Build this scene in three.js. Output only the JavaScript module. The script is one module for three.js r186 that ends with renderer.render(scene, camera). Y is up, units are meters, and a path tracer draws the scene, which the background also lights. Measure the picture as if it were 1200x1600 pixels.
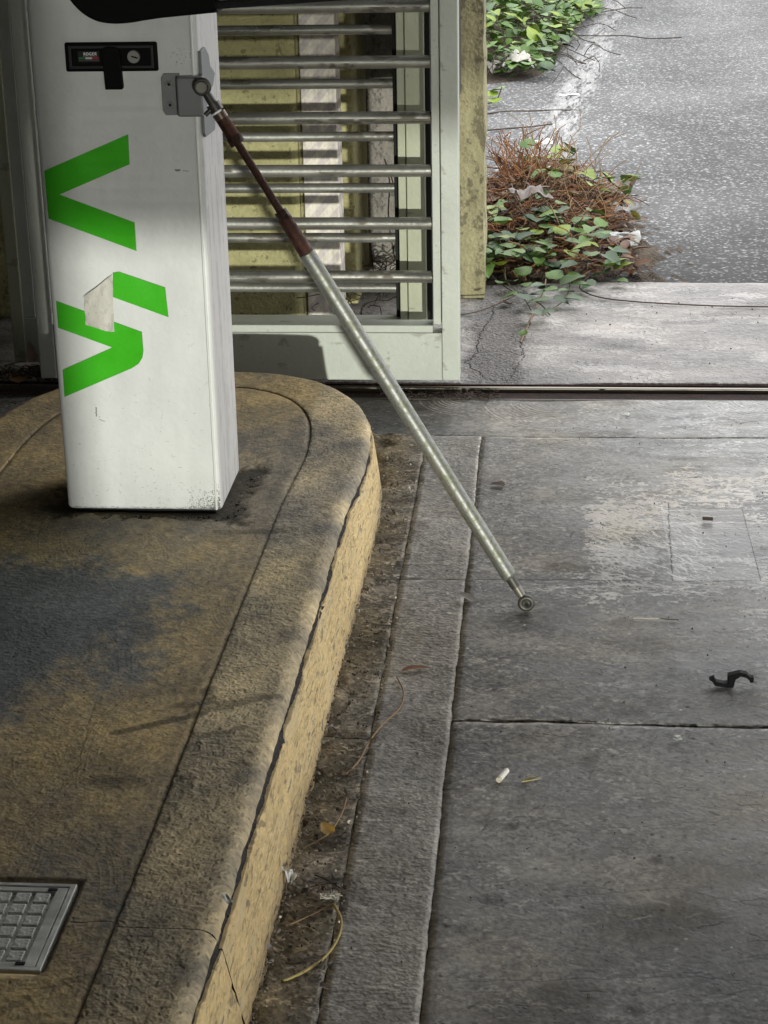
import * as THREE from 'three';
import { RoundedBoxGeometry } from 'three/addons/geometries/RoundedBoxGeometry.js';
import { mergeGeometries, mergeVertices, toCreasedNormals } from 'three/addons/utils/BufferGeometryUtils.js';

// ------------------------------------------------------------------ camera, sky, sun, exposure
const R = THREE.MathUtils.degToRad;
const scene = new THREE.Scene();
const camera = new THREE.PerspectiveCamera(29.83, 768 / 1024, 0.05, 2000);
camera.rotation.order = 'YXZ';
camera.position.set(0, 1.47, 0);
camera.rotation.set(R(-20.96), R(5.10), R(-1.184));

const SUN_AZ = R(15.35), SUN_EL = R(1.0);
const sunDir = new THREE.Vector3(Math.sin(SUN_AZ) * Math.cos(SUN_EL), Math.sin(SUN_EL), Math.cos(SUN_AZ) * Math.cos(SUN_EL));
{ // even overcast sky, a little brighter overhead and towards the low sun
  const W = 256, H = 128, d = new Float32Array(W * H * 4);
  for (let j = 0; j < H; j++) for (let i = 0; i < W; i++) {
    const el = ((j + 0.5) / H - 0.5) * Math.PI, az = ((i + 0.5) / W - 0.5) * 2 * Math.PI;
    const v = new THREE.Vector3(Math.cos(az) * Math.cos(el), Math.sin(el), Math.sin(az) * Math.cos(el));
    const up = Math.max(0, v.y), s = Math.max(0, v.dot(sunDir));
    const L = v.y < 0 ? 0.5 : 1.75 + 0.75 * up, w = 0.25 * Math.pow(s, 6) * (1 - up), o = (j * W + i) * 4;
    d[o] = L * 0.995 + w; d[o + 1] = L * 1.0 + w * 0.9; d[o + 2] = L * 1.005 + w * 0.6; d[o + 3] = 1;
  }
  const t = new THREE.DataTexture(d, W, H, THREE.RGBAFormat, THREE.FloatType);
  t.mapping = THREE.EquirectangularReflectionMapping; t.magFilter = THREE.LinearFilter; t.needsUpdate = true;
  scene.background = t; scene.environment = t;
}
const sun = new THREE.DirectionalLight(new THREE.Color().setRGB(1.0, 1.0, 0.90), 2.25);  // low parallel light standing in for car headlights behind the camera
sun.target.position.set(0, 0, -3); sun.position.copy(sunDir).multiplyScalar(30).add(sun.target.position);
sun.castShadow = true; sun.shadow.mapSize.set(4096, 4096); sun.shadow.radius = 1.5;
Object.assign(sun.shadow.camera, { left: -8, right: 8, top: 6, bottom: -6, near: 1, far: 60 });
scene.add(sun, sun.target);
const renderer = new THREE.WebGLRenderer({ antialias: true });
renderer.toneMapping = THREE.LinearToneMapping; renderer.toneMappingExposure = 1.3;
renderer.shadowMap.enabled = true;

// ------------------------------------------------------------------ helpers
function rng(seed) { let s = seed >>> 0; return () => { s = (s + 0x6d2b79f5) | 0; let t = Math.imul(s ^ (s >>> 15), 1 | s); t = (t + Math.imul(t ^ (t >>> 7), 61 | t)) ^ t; return ((t ^ (t >>> 14)) >>> 0) / 4294967296; }; }
const lerp = (a, b, t) => a + (b - a) * t, clamp = (x, a = 0, b = 1) => Math.min(b, Math.max(a, x));
const ss = (a, b, x) => { const t = clamp((x - a) / (b - a)); return t * t * (3 - 2 * t); };
const V = (x, y, z) => new THREE.Vector3(x, y, z);
// tileable fractal noise fields, looked up bilinearly
const NS = 512;
function fractal(seed, f0, oct, gain = 0.5) {
  const out = new Float32Array(NS * NS), r = rng(seed);
  let a = 1, f = f0;
  for (let o = 0; o < oct; o++, a *= gain, f *= 2) {
    const lat = new Float32Array(f * f).map(() => r() * 2 - 1), c = NS / f;
    for (let j = 0; j < NS; j++) {
      const y = j / c, y0 = Math.floor(y); let ty = y - y0; ty = ty * ty * (3 - 2 * ty); const ya = (y0 % f) * f, yb = ((y0 + 1) % f) * f;
      for (let i = 0; i < NS; i++) {
        const x = i / c, x0 = Math.floor(x), xa = x0 % f, xb = (x0 + 1) % f; let tx = x - x0; tx = tx * tx * (3 - 2 * tx);
        const p = lat[ya + xa], q = lat[ya + xb], s = lat[yb + xa], t = lat[yb + xb];
        out[j * NS + i] += a * lerp(lerp(p, q, tx), lerp(s, t, tx), ty);
      }
    }
  }
  return out;
}
const FB = [fractal(11, 4, 7, 0.55), fractal(23, 4, 7, 0.55), fractal(37, 8, 6, 0.6), fractal(51, 64, 3, 0.75)];
function N(k, u, v) { // one period is 1
  const F = FB[k]; let x = (u - Math.floor(u)) * NS, y = (v - Math.floor(v)) * NS;
  const x0 = x | 0, y0 = y | 0, tx = x - x0, ty = y - y0, x1 = (x0 + 1) & 511, a = (y0 & 511) * NS, b = ((y0 + 1) & 511) * NS, xm = x0 & 511;
  return (F[a + xm] * (1 - tx) + F[a + x1] * tx) * (1 - ty) + (F[b + xm] * (1 - tx) + F[b + x1] * tx) * ty;
}
const S8 = new Uint8Array(4097).map((_, i) => { const c = i / 4096; return Math.round(255 * (c <= 0.0031308 ? c * 12.92 : 1.055 * Math.pow(c, 1 / 2.4) - 0.055)); });
const enc = (c) => S8[(clamp(c) * 4096) | 0];
function dt(data, w, h, format, type, srgb, wrap) {
  const t = new THREE.DataTexture(data, w, h, format, type);
  t.magFilter = THREE.LinearFilter; t.minFilter = THREE.LinearMipmapLinearFilter; t.generateMipmaps = true;
  t.wrapS = t.wrapT = wrap; if (srgb) t.colorSpace = THREE.SRGBColorSpace; t.needsUpdate = true; return t;
}
// surface bake: fn(u, v, o, pixel) fills o.r,g,b (linear), o.ro (roughness), o.h (height, metres)
function bake(w, h, fn, { rough = true, bump = true, wrap = THREE.RepeatWrapping } = {}) {
  const c = new Uint8Array(w * h * 4), ro = rough ? new Uint8Array(w * h * 4) : null, hh = bump ? new Float32Array(w * h) : null;
  const o = { r: 0, g: 0, b: 0, ro: 0.8, h: 0 };
  for (let j = 0, i = 0; j < h; j++) for (let k = 0; k < w; k++, i++) {
    o.h = 0; fn((k + 0.5) / w, (j + 0.5) / h, o, i);
    c[i * 4] = enc(o.r); c[i * 4 + 1] = enc(o.g); c[i * 4 + 2] = enc(o.b); c[i * 4 + 3] = 255;
    if (ro) { ro[i * 4] = ro[i * 4 + 1] = ro[i * 4 + 2] = clamp(o.ro) * 255; ro[i * 4 + 3] = 255; }
    if (hh) hh[i] = o.h;
  }
  return {
    map: dt(c, w, h, THREE.RGBAFormat, THREE.UnsignedByteType, true, wrap),
    roughnessMap: ro && dt(ro, w, h, THREE.RGBAFormat, THREE.UnsignedByteType, false, wrap),
    bumpMap: hh && dt(hh, w, h, THREE.RedFormat, THREE.FloatType, false, wrap),
  };
}
function layer(w, h, draw) { // a drawn mask, 0..1
  const c = document.createElement('canvas'); c.width = w; c.height = h;
  const g = c.getContext('2d'); g.fillStyle = '#000'; g.fillRect(0, 0, w, h); g.strokeStyle = g.fillStyle = '#fff'; g.lineCap = g.lineJoin = 'round';
  draw(g);
  const d = g.getImageData(0, 0, w, h).data, out = new Uint8Array(w * h);
  for (let i = 0; i < out.length; i++) out[i] = d[i * 4];
  return out;
}
function jag(g, pts, amp, r, seg = 10) { // a ragged line through pts (pixels)
  g.beginPath(); g.moveTo(pts[0][0], pts[0][1]);
  for (let i = 1; i < pts.length; i++) {
    const [ax, ay] = pts[i - 1], [bx, by] = pts[i], L = Math.hypot(bx - ax, by - ay), n = Math.max(1, Math.round(L / seg));
    for (let k = 1; k <= n; k++) g.lineTo(lerp(ax, bx, k / n) + (r() - 0.5) * amp, lerp(ay, by, k / n) + (r() - 0.5) * amp);
  }
  g.stroke();
}
const std = (maps, extra = {}) => { const m = new THREE.MeshStandardMaterial({ roughness: maps?.roughnessMap ? 1 : 0.7, metalness: 0, ...(maps || {}), ...extra }); if (maps?.bumpMap && extra.bumpScale === undefined) m.bumpScale = 1; return m; };
const lin = (r, g, b) => new THREE.Color().setRGB(r, g, b);
const matt = (maps, specularIntensity, extra = {}) => { const m = new THREE.MeshPhysicalMaterial({ roughness: 1, metalness: 0, ...maps, ...extra }); m.specularIntensity = specularIntensity; m.bumpScale = 1; return m; };
const plain = (r, g, b, roughness = 0.6, metalness = 0, extra = {}) => new THREE.MeshStandardMaterial({ color: lin(r, g, b), roughness, metalness, ...extra });

const used = new Map();
function numbered(name) { const n = used.get(name) ?? 0; used.set(name, n + 1); return n ? name + '_' + String(n).padStart(3, '0') : name; }
function tag(o, label, category, group, kind) {
  if (label) o.userData.label = label; if (category) o.userData.category = category; if (group) o.userData.group = group; if (kind) o.userData.kind = kind; return o;
}
function thing(name, label, category, p = [0, 0, 0], group) {
  const o = new THREE.Group(); o.name = numbered(name); o.position.set(...p); scene.add(o); return tag(o, label, category, group);
}
function struct(name, label) { const o = new THREE.Group(); o.name = name; scene.add(o); return tag(o, label, null, null, 'structure'); }
function part(name, geo, mat, parent, p) {
  const m = new THREE.Mesh(geo, mat); m.name = parent === scene ? numbered(name) : name; m.castShadow = m.receiveShadow = true;
  if (p) m.position.set(...p); parent.add(m); return m;
}
// uv in metres from position, by the dominant axis of the normal
function boxUV(g, s = 1, off = [0, 0]) {
  const p = g.attributes.position, n = g.attributes.normal, uv = new Float32Array(p.count * 2);
  for (let i = 0; i < p.count; i++) {
    const ax = Math.abs(n.getX(i)), ay = Math.abs(n.getY(i)), az = Math.abs(n.getZ(i));
    const [u, v] = ax > ay && ax > az ? [p.getZ(i), p.getY(i)] : ay > az ? [p.getX(i), p.getZ(i)] : [p.getX(i), p.getY(i)];
    uv[i * 2] = u * s + off[0]; uv[i * 2 + 1] = v * s + off[1];
  }
  g.setAttribute('uv', new THREE.BufferAttribute(uv, 2)); return g;
}
let boxSeed = rng(5);
// a box given by its two corners, with rounded edges
function bx(x0, y0, z0, x1, y1, z1, r = 0.003, s = 1) {
  const g = new RoundedBoxGeometry(x1 - x0, y1 - y0, z1 - z0, 2, Math.min(r, (x1 - x0) / 2.01, (y1 - y0) / 2.01, (z1 - z0) / 2.01));
  g.translate((x0 + x1) / 2, (y0 + y1) / 2, (z0 + z1) / 2); return boxUV(g, s, [boxSeed(), boxSeed()]);
}
function cyl(a, b, r0, r1 = r0, seg = 20, open = false) { // tapered rod from a to b, uv in metres
  const L = a.distanceTo(b), g = new THREE.CylinderGeometry(r1, r0, L, seg, Math.max(1, Math.round(L / 0.15)), open), uv = g.attributes.uv, u0 = boxSeed(), v0 = boxSeed();
  for (let i = 0; i < uv.count; i++) uv.setXY(i, uv.getX(i) * 6.283 * r0 + u0, uv.getY(i) * L + v0);
  g.applyQuaternion(new THREE.Quaternion().setFromUnitVectors(V(0, 1, 0), b.clone().sub(a).normalize()));
  return g.translate((a.x + b.x) / 2, (a.y + b.y) / 2, (a.z + b.z) / 2);
}
function tubeGeo(pts, r, seg = 24, rad = 6) { return new THREE.TubeGeometry(new THREE.CatmullRomCurve3(pts.map((p) => V(...p))), seg, r, rad); }
function extrude(pts, depth, bevel = 0.001, holes) {
  const s = new THREE.Shape(pts.map((p) => new THREE.Vector2(...p)));
  if (holes) s.holes = holes;
  return new THREE.ExtrudeGeometry(s, { depth, bevelEnabled: bevel > 0, bevelThickness: bevel, bevelSize: bevel, bevelSegments: 2, curveSegments: 24 });
}
// a grid mesh, height and place given by fn(i/nu, j/nv) -> [x, y, z, u, v]
function grid(nu, nv, fn, flip = false) {
  const p = new Float32Array((nu + 1) * (nv + 1) * 3), uv = new Float32Array((nu + 1) * (nv + 1) * 2), idx = [];
  for (let j = 0, k = 0; j <= nv; j++) for (let i = 0; i <= nu; i++, k++) { const q = fn(i / nu, j / nv); p.set(q.slice(0, 3), k * 3); uv.set(q.slice(3, 5), k * 2); }
  for (let j = 0; j < nv; j++) for (let i = 0; i < nu; i++) { const a = j * (nu + 1) + i, b = a + 1, c = a + nu + 1, d = c + 1; flip ? idx.push(a, c, b, b, c, d) : idx.push(a, b, c, b, d, c); }
  const g = new THREE.BufferGeometry(); g.setAttribute('position', new THREE.BufferAttribute(p, 3)); g.setAttribute('uv', new THREE.BufferAttribute(uv, 2)); g.setIndex(idx); g.computeVertexNormals(); return g;
}

// ------------------------------------------------------------------ surface textures
// concrete driveway: x -0.42..0.98, z -1.86..-4.66
const FX0 = -0.42, FSX = 1.4, FZ0 = -1.86, FSZ = 2.8, FW = 1024, FH = 2048;
const floorUV = (x, z) => [(x - FX0) / FSX, (FZ0 - z) / FSZ];
const fp = (x, z) => [(x - FX0) / FSX * FW, (FZ0 - z) / FSZ * FH];
const PXM = FW / FSX;
const floorDark = layer(FW, FH, (g) => {
  const r = rng(101);
  g.globalAlpha = 0.9; g.lineWidth = 3;
  jag(g, [fp(-0.14, -3.46), fp(0.0, -3.47), fp(0.24, -3.466)], 5, r);
  g.lineWidth = 2.2; jag(g, [fp(0.25, -3.466), fp(0.256, -3.68), fp(0.266, -3.9)], 3, r); jag(g, [fp(0.24, -3.466), fp(0.45, -3.47)], 4, r);
  g.globalAlpha = 0.55; g.lineWidth = 1.6;
  for (const l of [[[0.02, -2.33], [0.18, -2.36], [0.36, -2.30], [0.5, -2.34]], [[0.1, -2.52], [0.28, -2.55]], [[-0.1, -2.12], [0.2, -2.15], [0.34, -2.13]], [[0.3, -2.42], [0.52, -2.5]]]) jag(g, l.map((p) => fp(...p)), 5, r, 8);
  // scratches and pits
  for (let i = 0; i < 3600; i++) {
    const [x, y] = [r() * FW, r() * FH], a = (r() - 0.5) * 1.3 + (r() < 0.15 ? 1 : 0), L = 4 + r() * r() * 42; g.globalAlpha = 0.12 + r() * r() * 0.75; g.lineWidth = 1 + r() * 1.7;
    jag(g, [[x, y], [x + Math.cos(a) * L, y + Math.sin(a) * L]], 3.5, r, 7);
  }
  for (let i = 0; i < 2400; i++) { g.globalAlpha = 0.3 + r() * 0.6; g.beginPath(); g.ellipse(r() * FW, r() * FH, 0.8 + r() * r() * 3, 0.8 + r() * 2, r() * 3, 0, 7); g.fill(); }
  for (const [x, z, rx, rz, al] of [[0.075, -2.727, 0.022, 0.016, 0.35], [-0.07, -2.32, 0.018, 0.011, 0.55], [-0.045, -2.52, 0.014, 0.009, 0.5], [0.165, -2.43, 0.012, 0.009, 0.5], [0.12, -2.07, 0.014, 0.01, 0.6]]) {
    const q = fp(x, z); for (let k = 3; k > 0; k--) { g.globalAlpha = al / 1.4; g.beginPath(); g.ellipse(q[0], q[1], rx * PXM * k / 3, rz * PXM * k / 3 * 1.4, r(), 0, 7); g.fill(); }
  }
});
const floorLight = layer(FW, FH, (g) => {
  const r = rng(202);
  // mortar smears and trowel arcs round the patch
  for (let i = 0; i < 520; i++) {
    const q = fp(0.10 + r() * 0.22 + (r() - 0.5) * 0.05, -3.47 - r() * 0.42), a = -0.9 + (r() - 0.5) * 0.9, L = 6 + r() * 26; g.globalAlpha = 0.2 + r() * 0.5; g.lineWidth = 1 + r() * 2.2;
    jag(g, [q, [q[0] + Math.cos(a) * L, q[1] + Math.sin(a) * L]], 5, r, 6);
  }
  for (let i = 0; i < 220; i++) {
    const q = fp(0.1 + r() * 0.8, -3.42 - r() * 0.5 - (r() < 0.3 ? 0.3 : 0)), L = 12 + r() * 70; g.globalAlpha = 0.12 + r() * 0.38; g.lineWidth = 1 + r() * 2.4;
    jag(g, [q, [q[0] + L, q[1] + (r() - 0.5) * 18]], 5, r, 9);
  }
  for (let i = 0; i < 70; i++) { g.globalAlpha = 0.2 + r() * 0.5; g.lineWidth = 1 + r() * 2.6; const q = fp(-0.08 + i / 70 * 0.42, -3.40 - r() * 0.05); jag(g, [q, [q[0] + 8 + r() * 20, q[1] + (r() - 0.5) * 8]], 6, r, 5); }
  // swept trowel fans on the threshold
  for (const [cx, cz, n] of [[0.02, -4.62, 14], [0.33, -4.66, 10], [0.55, -4.64, 12], [-0.2, -4.64, 8]]) for (let k = 0; k < n; k++) {
    const q = fp(cx, cz), ra = (0.04 + k * 0.011 + r() * 0.004) * PXM; g.globalAlpha = 0.2 + r() * 0.35; g.lineWidth = 1 + r() * 1.4; g.beginPath(); g.ellipse(q[0], q[1], ra, ra * 1.25, 0, 3.3 + r() * 0.4, 4.4 + r() * 0.7); g.stroke();
  }
  // bright broken lip of the strip
  g.globalAlpha = 0.5; g.lineWidth = 2.4; jag(g, [fp(-0.148, -4.33), fp(-0.15, -4.05), fp(-0.147, -3.85)], 9, r, 7);
  g.globalAlpha = 0.35; for (let i = 0; i < 60; i++) { const q = fp(-0.148 + r() * 0.03, -4.3 + r() * 1.6); g.lineWidth = 0.8 + r() * 1.6; jag(g, [q, [q[0] + (r() - 0.3) * 14, q[1] + (r() - 0.5) * 16]], 4, r, 5); }
  // pale scuffs all over
  for (let i = 0; i < 2600; i++) { const x = r() * FW, y = r() * FH, a = (r() - 0.5) * 1.2, L = 3 + r() * r() * 40; g.globalAlpha = 0.06 + r() * 0.26; g.lineWidth = 1.1 + r() * 1.4; jag(g, [[x, y], [x + Math.cos(a) * L, y + Math.sin(a) * L]], 4, r, 7); }
  for (let i = 0; i < 420; i++) { g.globalAlpha = 0.4 + r() * 0.6; g.beginPath(); g.arc(r() * FW, r() * FH, 0.6 + r() * r() * 1.8, 0, 7); g.fill(); }
});
const T_floor = bake(FW, FH, (u, v, o, i) => {
  const x = FX0 + u * FSX, z = FZ0 - v * FSZ, D = floorDark[i] / 255, L = floorLight[i] / 255;
  const big = N(0, x * 0.45, z * 0.45 + 0.3), mid = N(1, x * 1.6 + 0.2, z * 2.6), str = N(2, x * 0.8, z * 3.4), fine = N(3, x * 2.3, z * 2.3), fine2 = N(2, x * 6, z * 9);
  const pale = ss(-2.9, -3.8, z + 0.25 * mid) * ss(-0.25, 0.35, x + 0.15 * big); let g = 0.122 + 0.015 * pale + 0.05 * big + 0.045 * mid + 0.045 * str + 0.05 * fine + 0.035 * fine2;  // pale puts the broad sheen towards the exit into the concrete colour
  const strip = x > -0.279 && x < -0.15 && z > -4.33, gutter = x <= -0.279 && z > -4.33;
  let warm = 0.055 + 0.06 * N(1, x * 0.7 + 0.5, z * 0.7), h = 0.00005 * fine2 + 0.00018 * fine;
  let ro = 0.66 + 0.14 * mid + 0.1 * str + 0.08 * fine2 + 0.05 * fine;
  if (strip) { // broomed across
    const b = Math.sin((z + 0.012 * N(0, x * 3, z * 1.2) + 0.004 * N(2, x * 2, z * 5)) * 6.283 / 0.011), k = 0.15 + 0.75 * ss(-0.3, 0.6, N(0, x * 2, z * 0.9 + 0.7)) * (0.6 + 0.6 * N(2, x * 3, z * 5));
    g = 0.165 + 0.035 * big + 0.035 * mid + 0.02 * b * k * (1 + fine2) + 0.045 * fine + 0.02 * fine2; warm += 0.03; h += 0.0004 * b * k + 0.0005 * fine; ro = 0.74 + 0.1 * fine;
  }
  if (gutter) { // dirt drifted against the kerb
    const t = ss(-0.285, -0.36, x + 0.025 * N(1, x, z * 2)), n = N(2, x * 4, z * 3);
    g = lerp(g * 0.95, 0.078 + 0.028 * n + 0.02 * fine, 0.35 + 0.65 * t); warm = lerp(warm, 0.36, t * 0.6 + 0.4); ro = 0.9; h += 0.0012 * n * t + 0.0004 * fine;
  }
  if (x > 0.25 && x < 0.42 && z > -3.87 && z < -3.47) { g = 0.12 + 0.02 * mid + 0.01 * fine; ro = 0.5 + 0.1 * mid; h -= 0.001; }
  const nn = N(2, x * 2, z * 2), patch = x > 0.25 && x < 0.42 && z > -3.87 && z < -3.47;
  const bell = (v, w) => Math.exp(-v * v / (w * w));
  const ring = patch ? 0 : bell(Math.hypot((x - 0.19) * 1.15, (z + 3.70) * 0.6) - 0.055 + 0.05 * nn, 0.075);
  const W = clamp(1.15 * ring + (0.95 * bell(z + 3.96 + 0.12 * nn, 0.13) * ss(0.0, 0.3, x) + 0.75 * bell(z + 3.43 + 0.06 * nn, 0.05) * ss(-0.03, 0.1, x) * ss(0.36, 0.26, x) + 0.8 * ss(0.28, 0.5, x) * bell(z + 3.45, 0.5) + 0.55 * bell(z + 4.42, 0.2) * ss(-0.2, 0.5, x)) * (patch ? 0 : 1) + (patch ? 0.95 * bell(z + 3.575 + 0.02 * nn, 0.035) : 0), 0, 1.2);
  const q1 = 0.42 * N(2, x * 1.0, z * 4.2) + 0.3 * N(2, x * 4.3 + 0.2, z * 8.7) + 0.42 * fine + 0.25 * N(3, x * 0.9, z * 3.7), th = 0.62 - 0.85 * W;
  const mortar = ss(th, th + 0.26, q1) * (0.35 + 0.65 * Math.min(1, W)), dust = ss(0.25, 0.9, 0.6 * N(1, x * 1.1 + 0.3, z * 2.9) + 0.5 * fine + 0.35 * N(2, x * 3.1, z * 5.3));
  g = lerp(g, 0.46 + 0.1 * fine, clamp(0.8 * mortar)); g = lerp(g, 0.25, 0.32 * dust);
 h += 0.0004 * mortar * fine2; ro += 0.15 * mortar;
  const stain = ss(0.35, 0.9, N(2, x * 0.55 + 0.3, z * 0.7 + 0.6)) * 0.35; g *= 1 - stain; warm += 0.1 * stain;
  const oil = ss(0.1, 0.8, N(0, x * 0.9 + 0.77, z * 0.8 + 0.13)); g *= 1 - 0.3 * oil;
  const gateShade = ss(-0.12, -0.32, x + 0.05 * nn + 0.25 * (z + 4.6)) * ss(-4.15, -4.45, z + 0.04 * mid); g *= 1 - 0.6 * gateShade; ro -= 0.42 * ss(-2.9, -3.9, z) * ss(-0.1, 0.5, x) * (0.7 + 0.5 * str); ro -= 0.12 * ss(0.0, 0.6, x);  // shade beside the gate painted as a darker corner of the slab
  const edge = strip || gutter ? 0 : ss(0.03, 0, x + 0.148); g *= 1 - 0.25 * edge;
  g = lerp(g, 0.025, D * 0.85); g = lerp(g, 0.55, L * 0.75); h -= 0.0004 * D; h += 0.0003 * L; ro = lerp(ro, 0.85, D * 0.6);
  g = Math.min(0.62, Math.max(0.02, g * 1.55));
  o.r = g * (1 + warm); o.g = g * (1 + warm * 0.25); o.b = g * (1 - warm * 0.9); o.ro = clamp(ro, 0.26, 0.95); o.h = h;
}, { wrap: THREE.MirroredRepeatWrapping });
const M_floor = matt(T_floor, 0.55);

// the island's outline
const TOP = 0.155, CX = -0.803, NZ0 = -3.7;
function outline(s, d) { // s 0..1 right side (near to far), 1..2 nose, 2..3 left side; d inset from the kerb line
  const A = 0.44 - d, B = 0.66 - d, e = 2 / 2.7;
  if (s <= 1) { const z = lerp(0.6, NZ0, s); return [CX + A - 0.012 * ss(-3.75, -3.4, z) - 0.009 * (z - NZ0), z]; }
  if (s >= 2) { const z = lerp(NZ0, 0.6, s - 2); return [CX - A, z]; }
  const a = (s - 1) * Math.PI, c = Math.cos(a), q = Math.sin(a);
  return [CX + Math.sign(c) * A * Math.pow(Math.abs(c), e), NZ0 - B * Math.pow(q, e)];
}
// traffic island top: x -1.35..-0.25, z -1.55..-4.5
const IX0 = -1.35, ISX = 1.1, IZ0 = -1.55, ISZ = 2.95, IW = 1024, IH = 2048;
const islUV = (x, z) => [(x - IX0) / ISX, (IZ0 - z) / ISZ];
const ip = (x, z) => [(x - IX0) / ISX * IW, (IZ0 - z) / ISZ * IH];
const islArcs = layer(IW, IH, (g) => {
  const r = rng(303);
  for (let i = 0; i < 520; i++) {
    const q = ip(-1.3 + r() * 0.95, -1.6 - r() * 2.8), R0 = 30 + r() * 190, a0 = r() * 6.28, n = 4 + r() * 11, da = 0.25 + r() * 0.7, sq = 0.7 + r() * 0.5;
    for (let k = 0; k < n; k++) { g.globalAlpha = 0.08 + r() * 0.34; g.lineWidth = 0.9 + r() * 2; g.beginPath(); g.ellipse(q[0], q[1], R0 + k * (4.5 + r() * 2), (R0 + k * 5.2) * sq, 0, a0 + (r() - 0.5) * 0.15, a0 + da * (0.6 + r() * 0.6)); g.stroke(); }
  }
});
const islDark = layer(IW, IH, (g) => {
  const r = rng(404);
  for (let k = 0; k < 3; k++) { g.globalAlpha = 0.5; g.lineWidth = 2 + k * 1.2; const pts = []; for (let s = 0.45; s < 2; s += 0.02) pts.push(ip(...outline(s, 0.1315))); jag(g, pts, 4 + k * 2, r, 7); }
  for (let i = 0; i < 26; i++) { const q = ip(-0.51 + (r() - 0.5) * 0.02, -2.2 - r() * 0.5); g.globalAlpha = 0.2 + r() * 0.4; g.beginPath(); g.ellipse(q[0], q[1], 2 + r() * 9, 3 + r() * 14, r() - 0.5, 0, 7); g.fill(); }
  for (let k = 0; k < 9; k++) { g.globalAlpha = 0.42; g.lineWidth = 3 + r() * 8; jag(g, [ip(-0.40, -2.623 - r() * 0.01), ip(-0.47, -2.59 + (r() - 0.5) * 0.015), ip(-0.55, -2.54 + (r() - 0.5) * 0.02), ip(-0.63, -2.497)], 10, r, 12); }
  for (let k = 0; k < 5; k++) { g.globalAlpha = 0.25; g.lineWidth = 3 + r() * 7; jag(g, [ip(-0.47, -2.60), ip(-0.56, -2.585 + (r() - 0.5) * 0.02)], 8, r, 9); jag(g, [ip(-0.50, -2.49), ip(-0.44, -2.52)], 8, r, 9); jag(g, [ip(-0.49, -2.37 + r() * 0.04), ip(-0.505, -2.33)], 12, r, 8); }
  for (const [x, z, a, b] of [[-0.429, -2.407, 0.016, 0.012], [-0.5, -2.36, 0.013, 0.02], [-0.6, -2.35, 0.05, 0.02], [-0.54, -3.31, 0.08, 0.015], [-0.50, -3.32, 0.04, 0.02]]) for (let k = 3; k > 0; k--) { g.globalAlpha = 0.36; const q = ip(x, z); g.beginPath(); g.ellipse(q[0], q[1], a * 930 * k / 3, b * 700 * k / 3, 0, 0, 7); g.fill(); }
  g.globalAlpha = 0.8; g.lineWidth = 2; jag(g, [ip(-0.578, -1.997), ip(-0.51, -2.0)], 4, r, 8);
  g.globalAlpha = 0.4; g.lineWidth = 9; jag(g, [ip(-0.62, -1.80), ip(-0.52, -1.90)], 10, r, 12); g.lineWidth = 2; jag(g, [ip(-0.7, -2.2), ip(-0.66, -2.4), ip(-0.68, -2.55)], 5, r, 9);
  for (let i = 0; i < 9000; i++) { g.globalAlpha = 0.15 + r() * 0.6; if (i > 4500) { const q = [(0.775 + r() * 0.2) * IW, r() * IH]; g.beginPath(); g.ellipse(q[0], q[1], 0.8 + r() * r() * 3.6, 0.7 + r() * 1.4, r() * 3, 0, 7); g.fill(); continue; } g.beginPath(); g.ellipse(r() * IW, r() * IH, 0.7 + r() * r() * 3.4, 0.7 + r() * 1.7, r() * 3, 0, 7); g.fill(); }
});
const islLight = layer(IW, IH, (g) => {
  const r = rng(505);
  for (let i = 0; i < 420; i++) { const q = [r() * IW, r() * IH], a = (r() - 0.5) * 1.5, L = 3 + r() * r() * 34; g.globalAlpha = 0.08 + r() * 0.4; g.lineWidth = 0.8 + r() * 2; jag(g, [q, [q[0] + Math.cos(a) * L, q[1] + Math.sin(a) * L]], 5, r, 6); }
  for (let i = 0; i < 7000; i++) { const q = [(0.76 + r() * 0.22) * IW, r() * IH]; g.globalAlpha = 0.15 + r() * 0.5; g.beginPath(); g.ellipse(q[0], q[1], 0.7 + r() * 1.6, 0.7 + r() * 1.2, r() * 3, 0, 7); g.fill(); }
  for (let i = 0; i < 60; i++) { const q = ip(-0.98 + i / 60 * 0.16, -3.14 - r() * 0.02 - 0.03 * (i / 60)); g.globalAlpha = 0.15 + r() * 0.35; g.lineWidth = 1 + r() * 2; jag(g, [q, [q[0] + 12, q[1] + (r() - 0.5) * 8]], 4, r, 5); }
});
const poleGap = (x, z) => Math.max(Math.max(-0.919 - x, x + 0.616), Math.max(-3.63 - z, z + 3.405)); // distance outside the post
const pitDepth = (x, z) => { const d = poleGap(x, z), w = (x > -0.6 ? 0.042 : z > -3.41 ? 0.026 : 0.04) + 0.014 * N(2, x * 1.7, z * 1.7) + 0.012 * N(3, x * 0.8, z * 0.8); return ss(w + 0.014, w - 0.02, d); };
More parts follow.
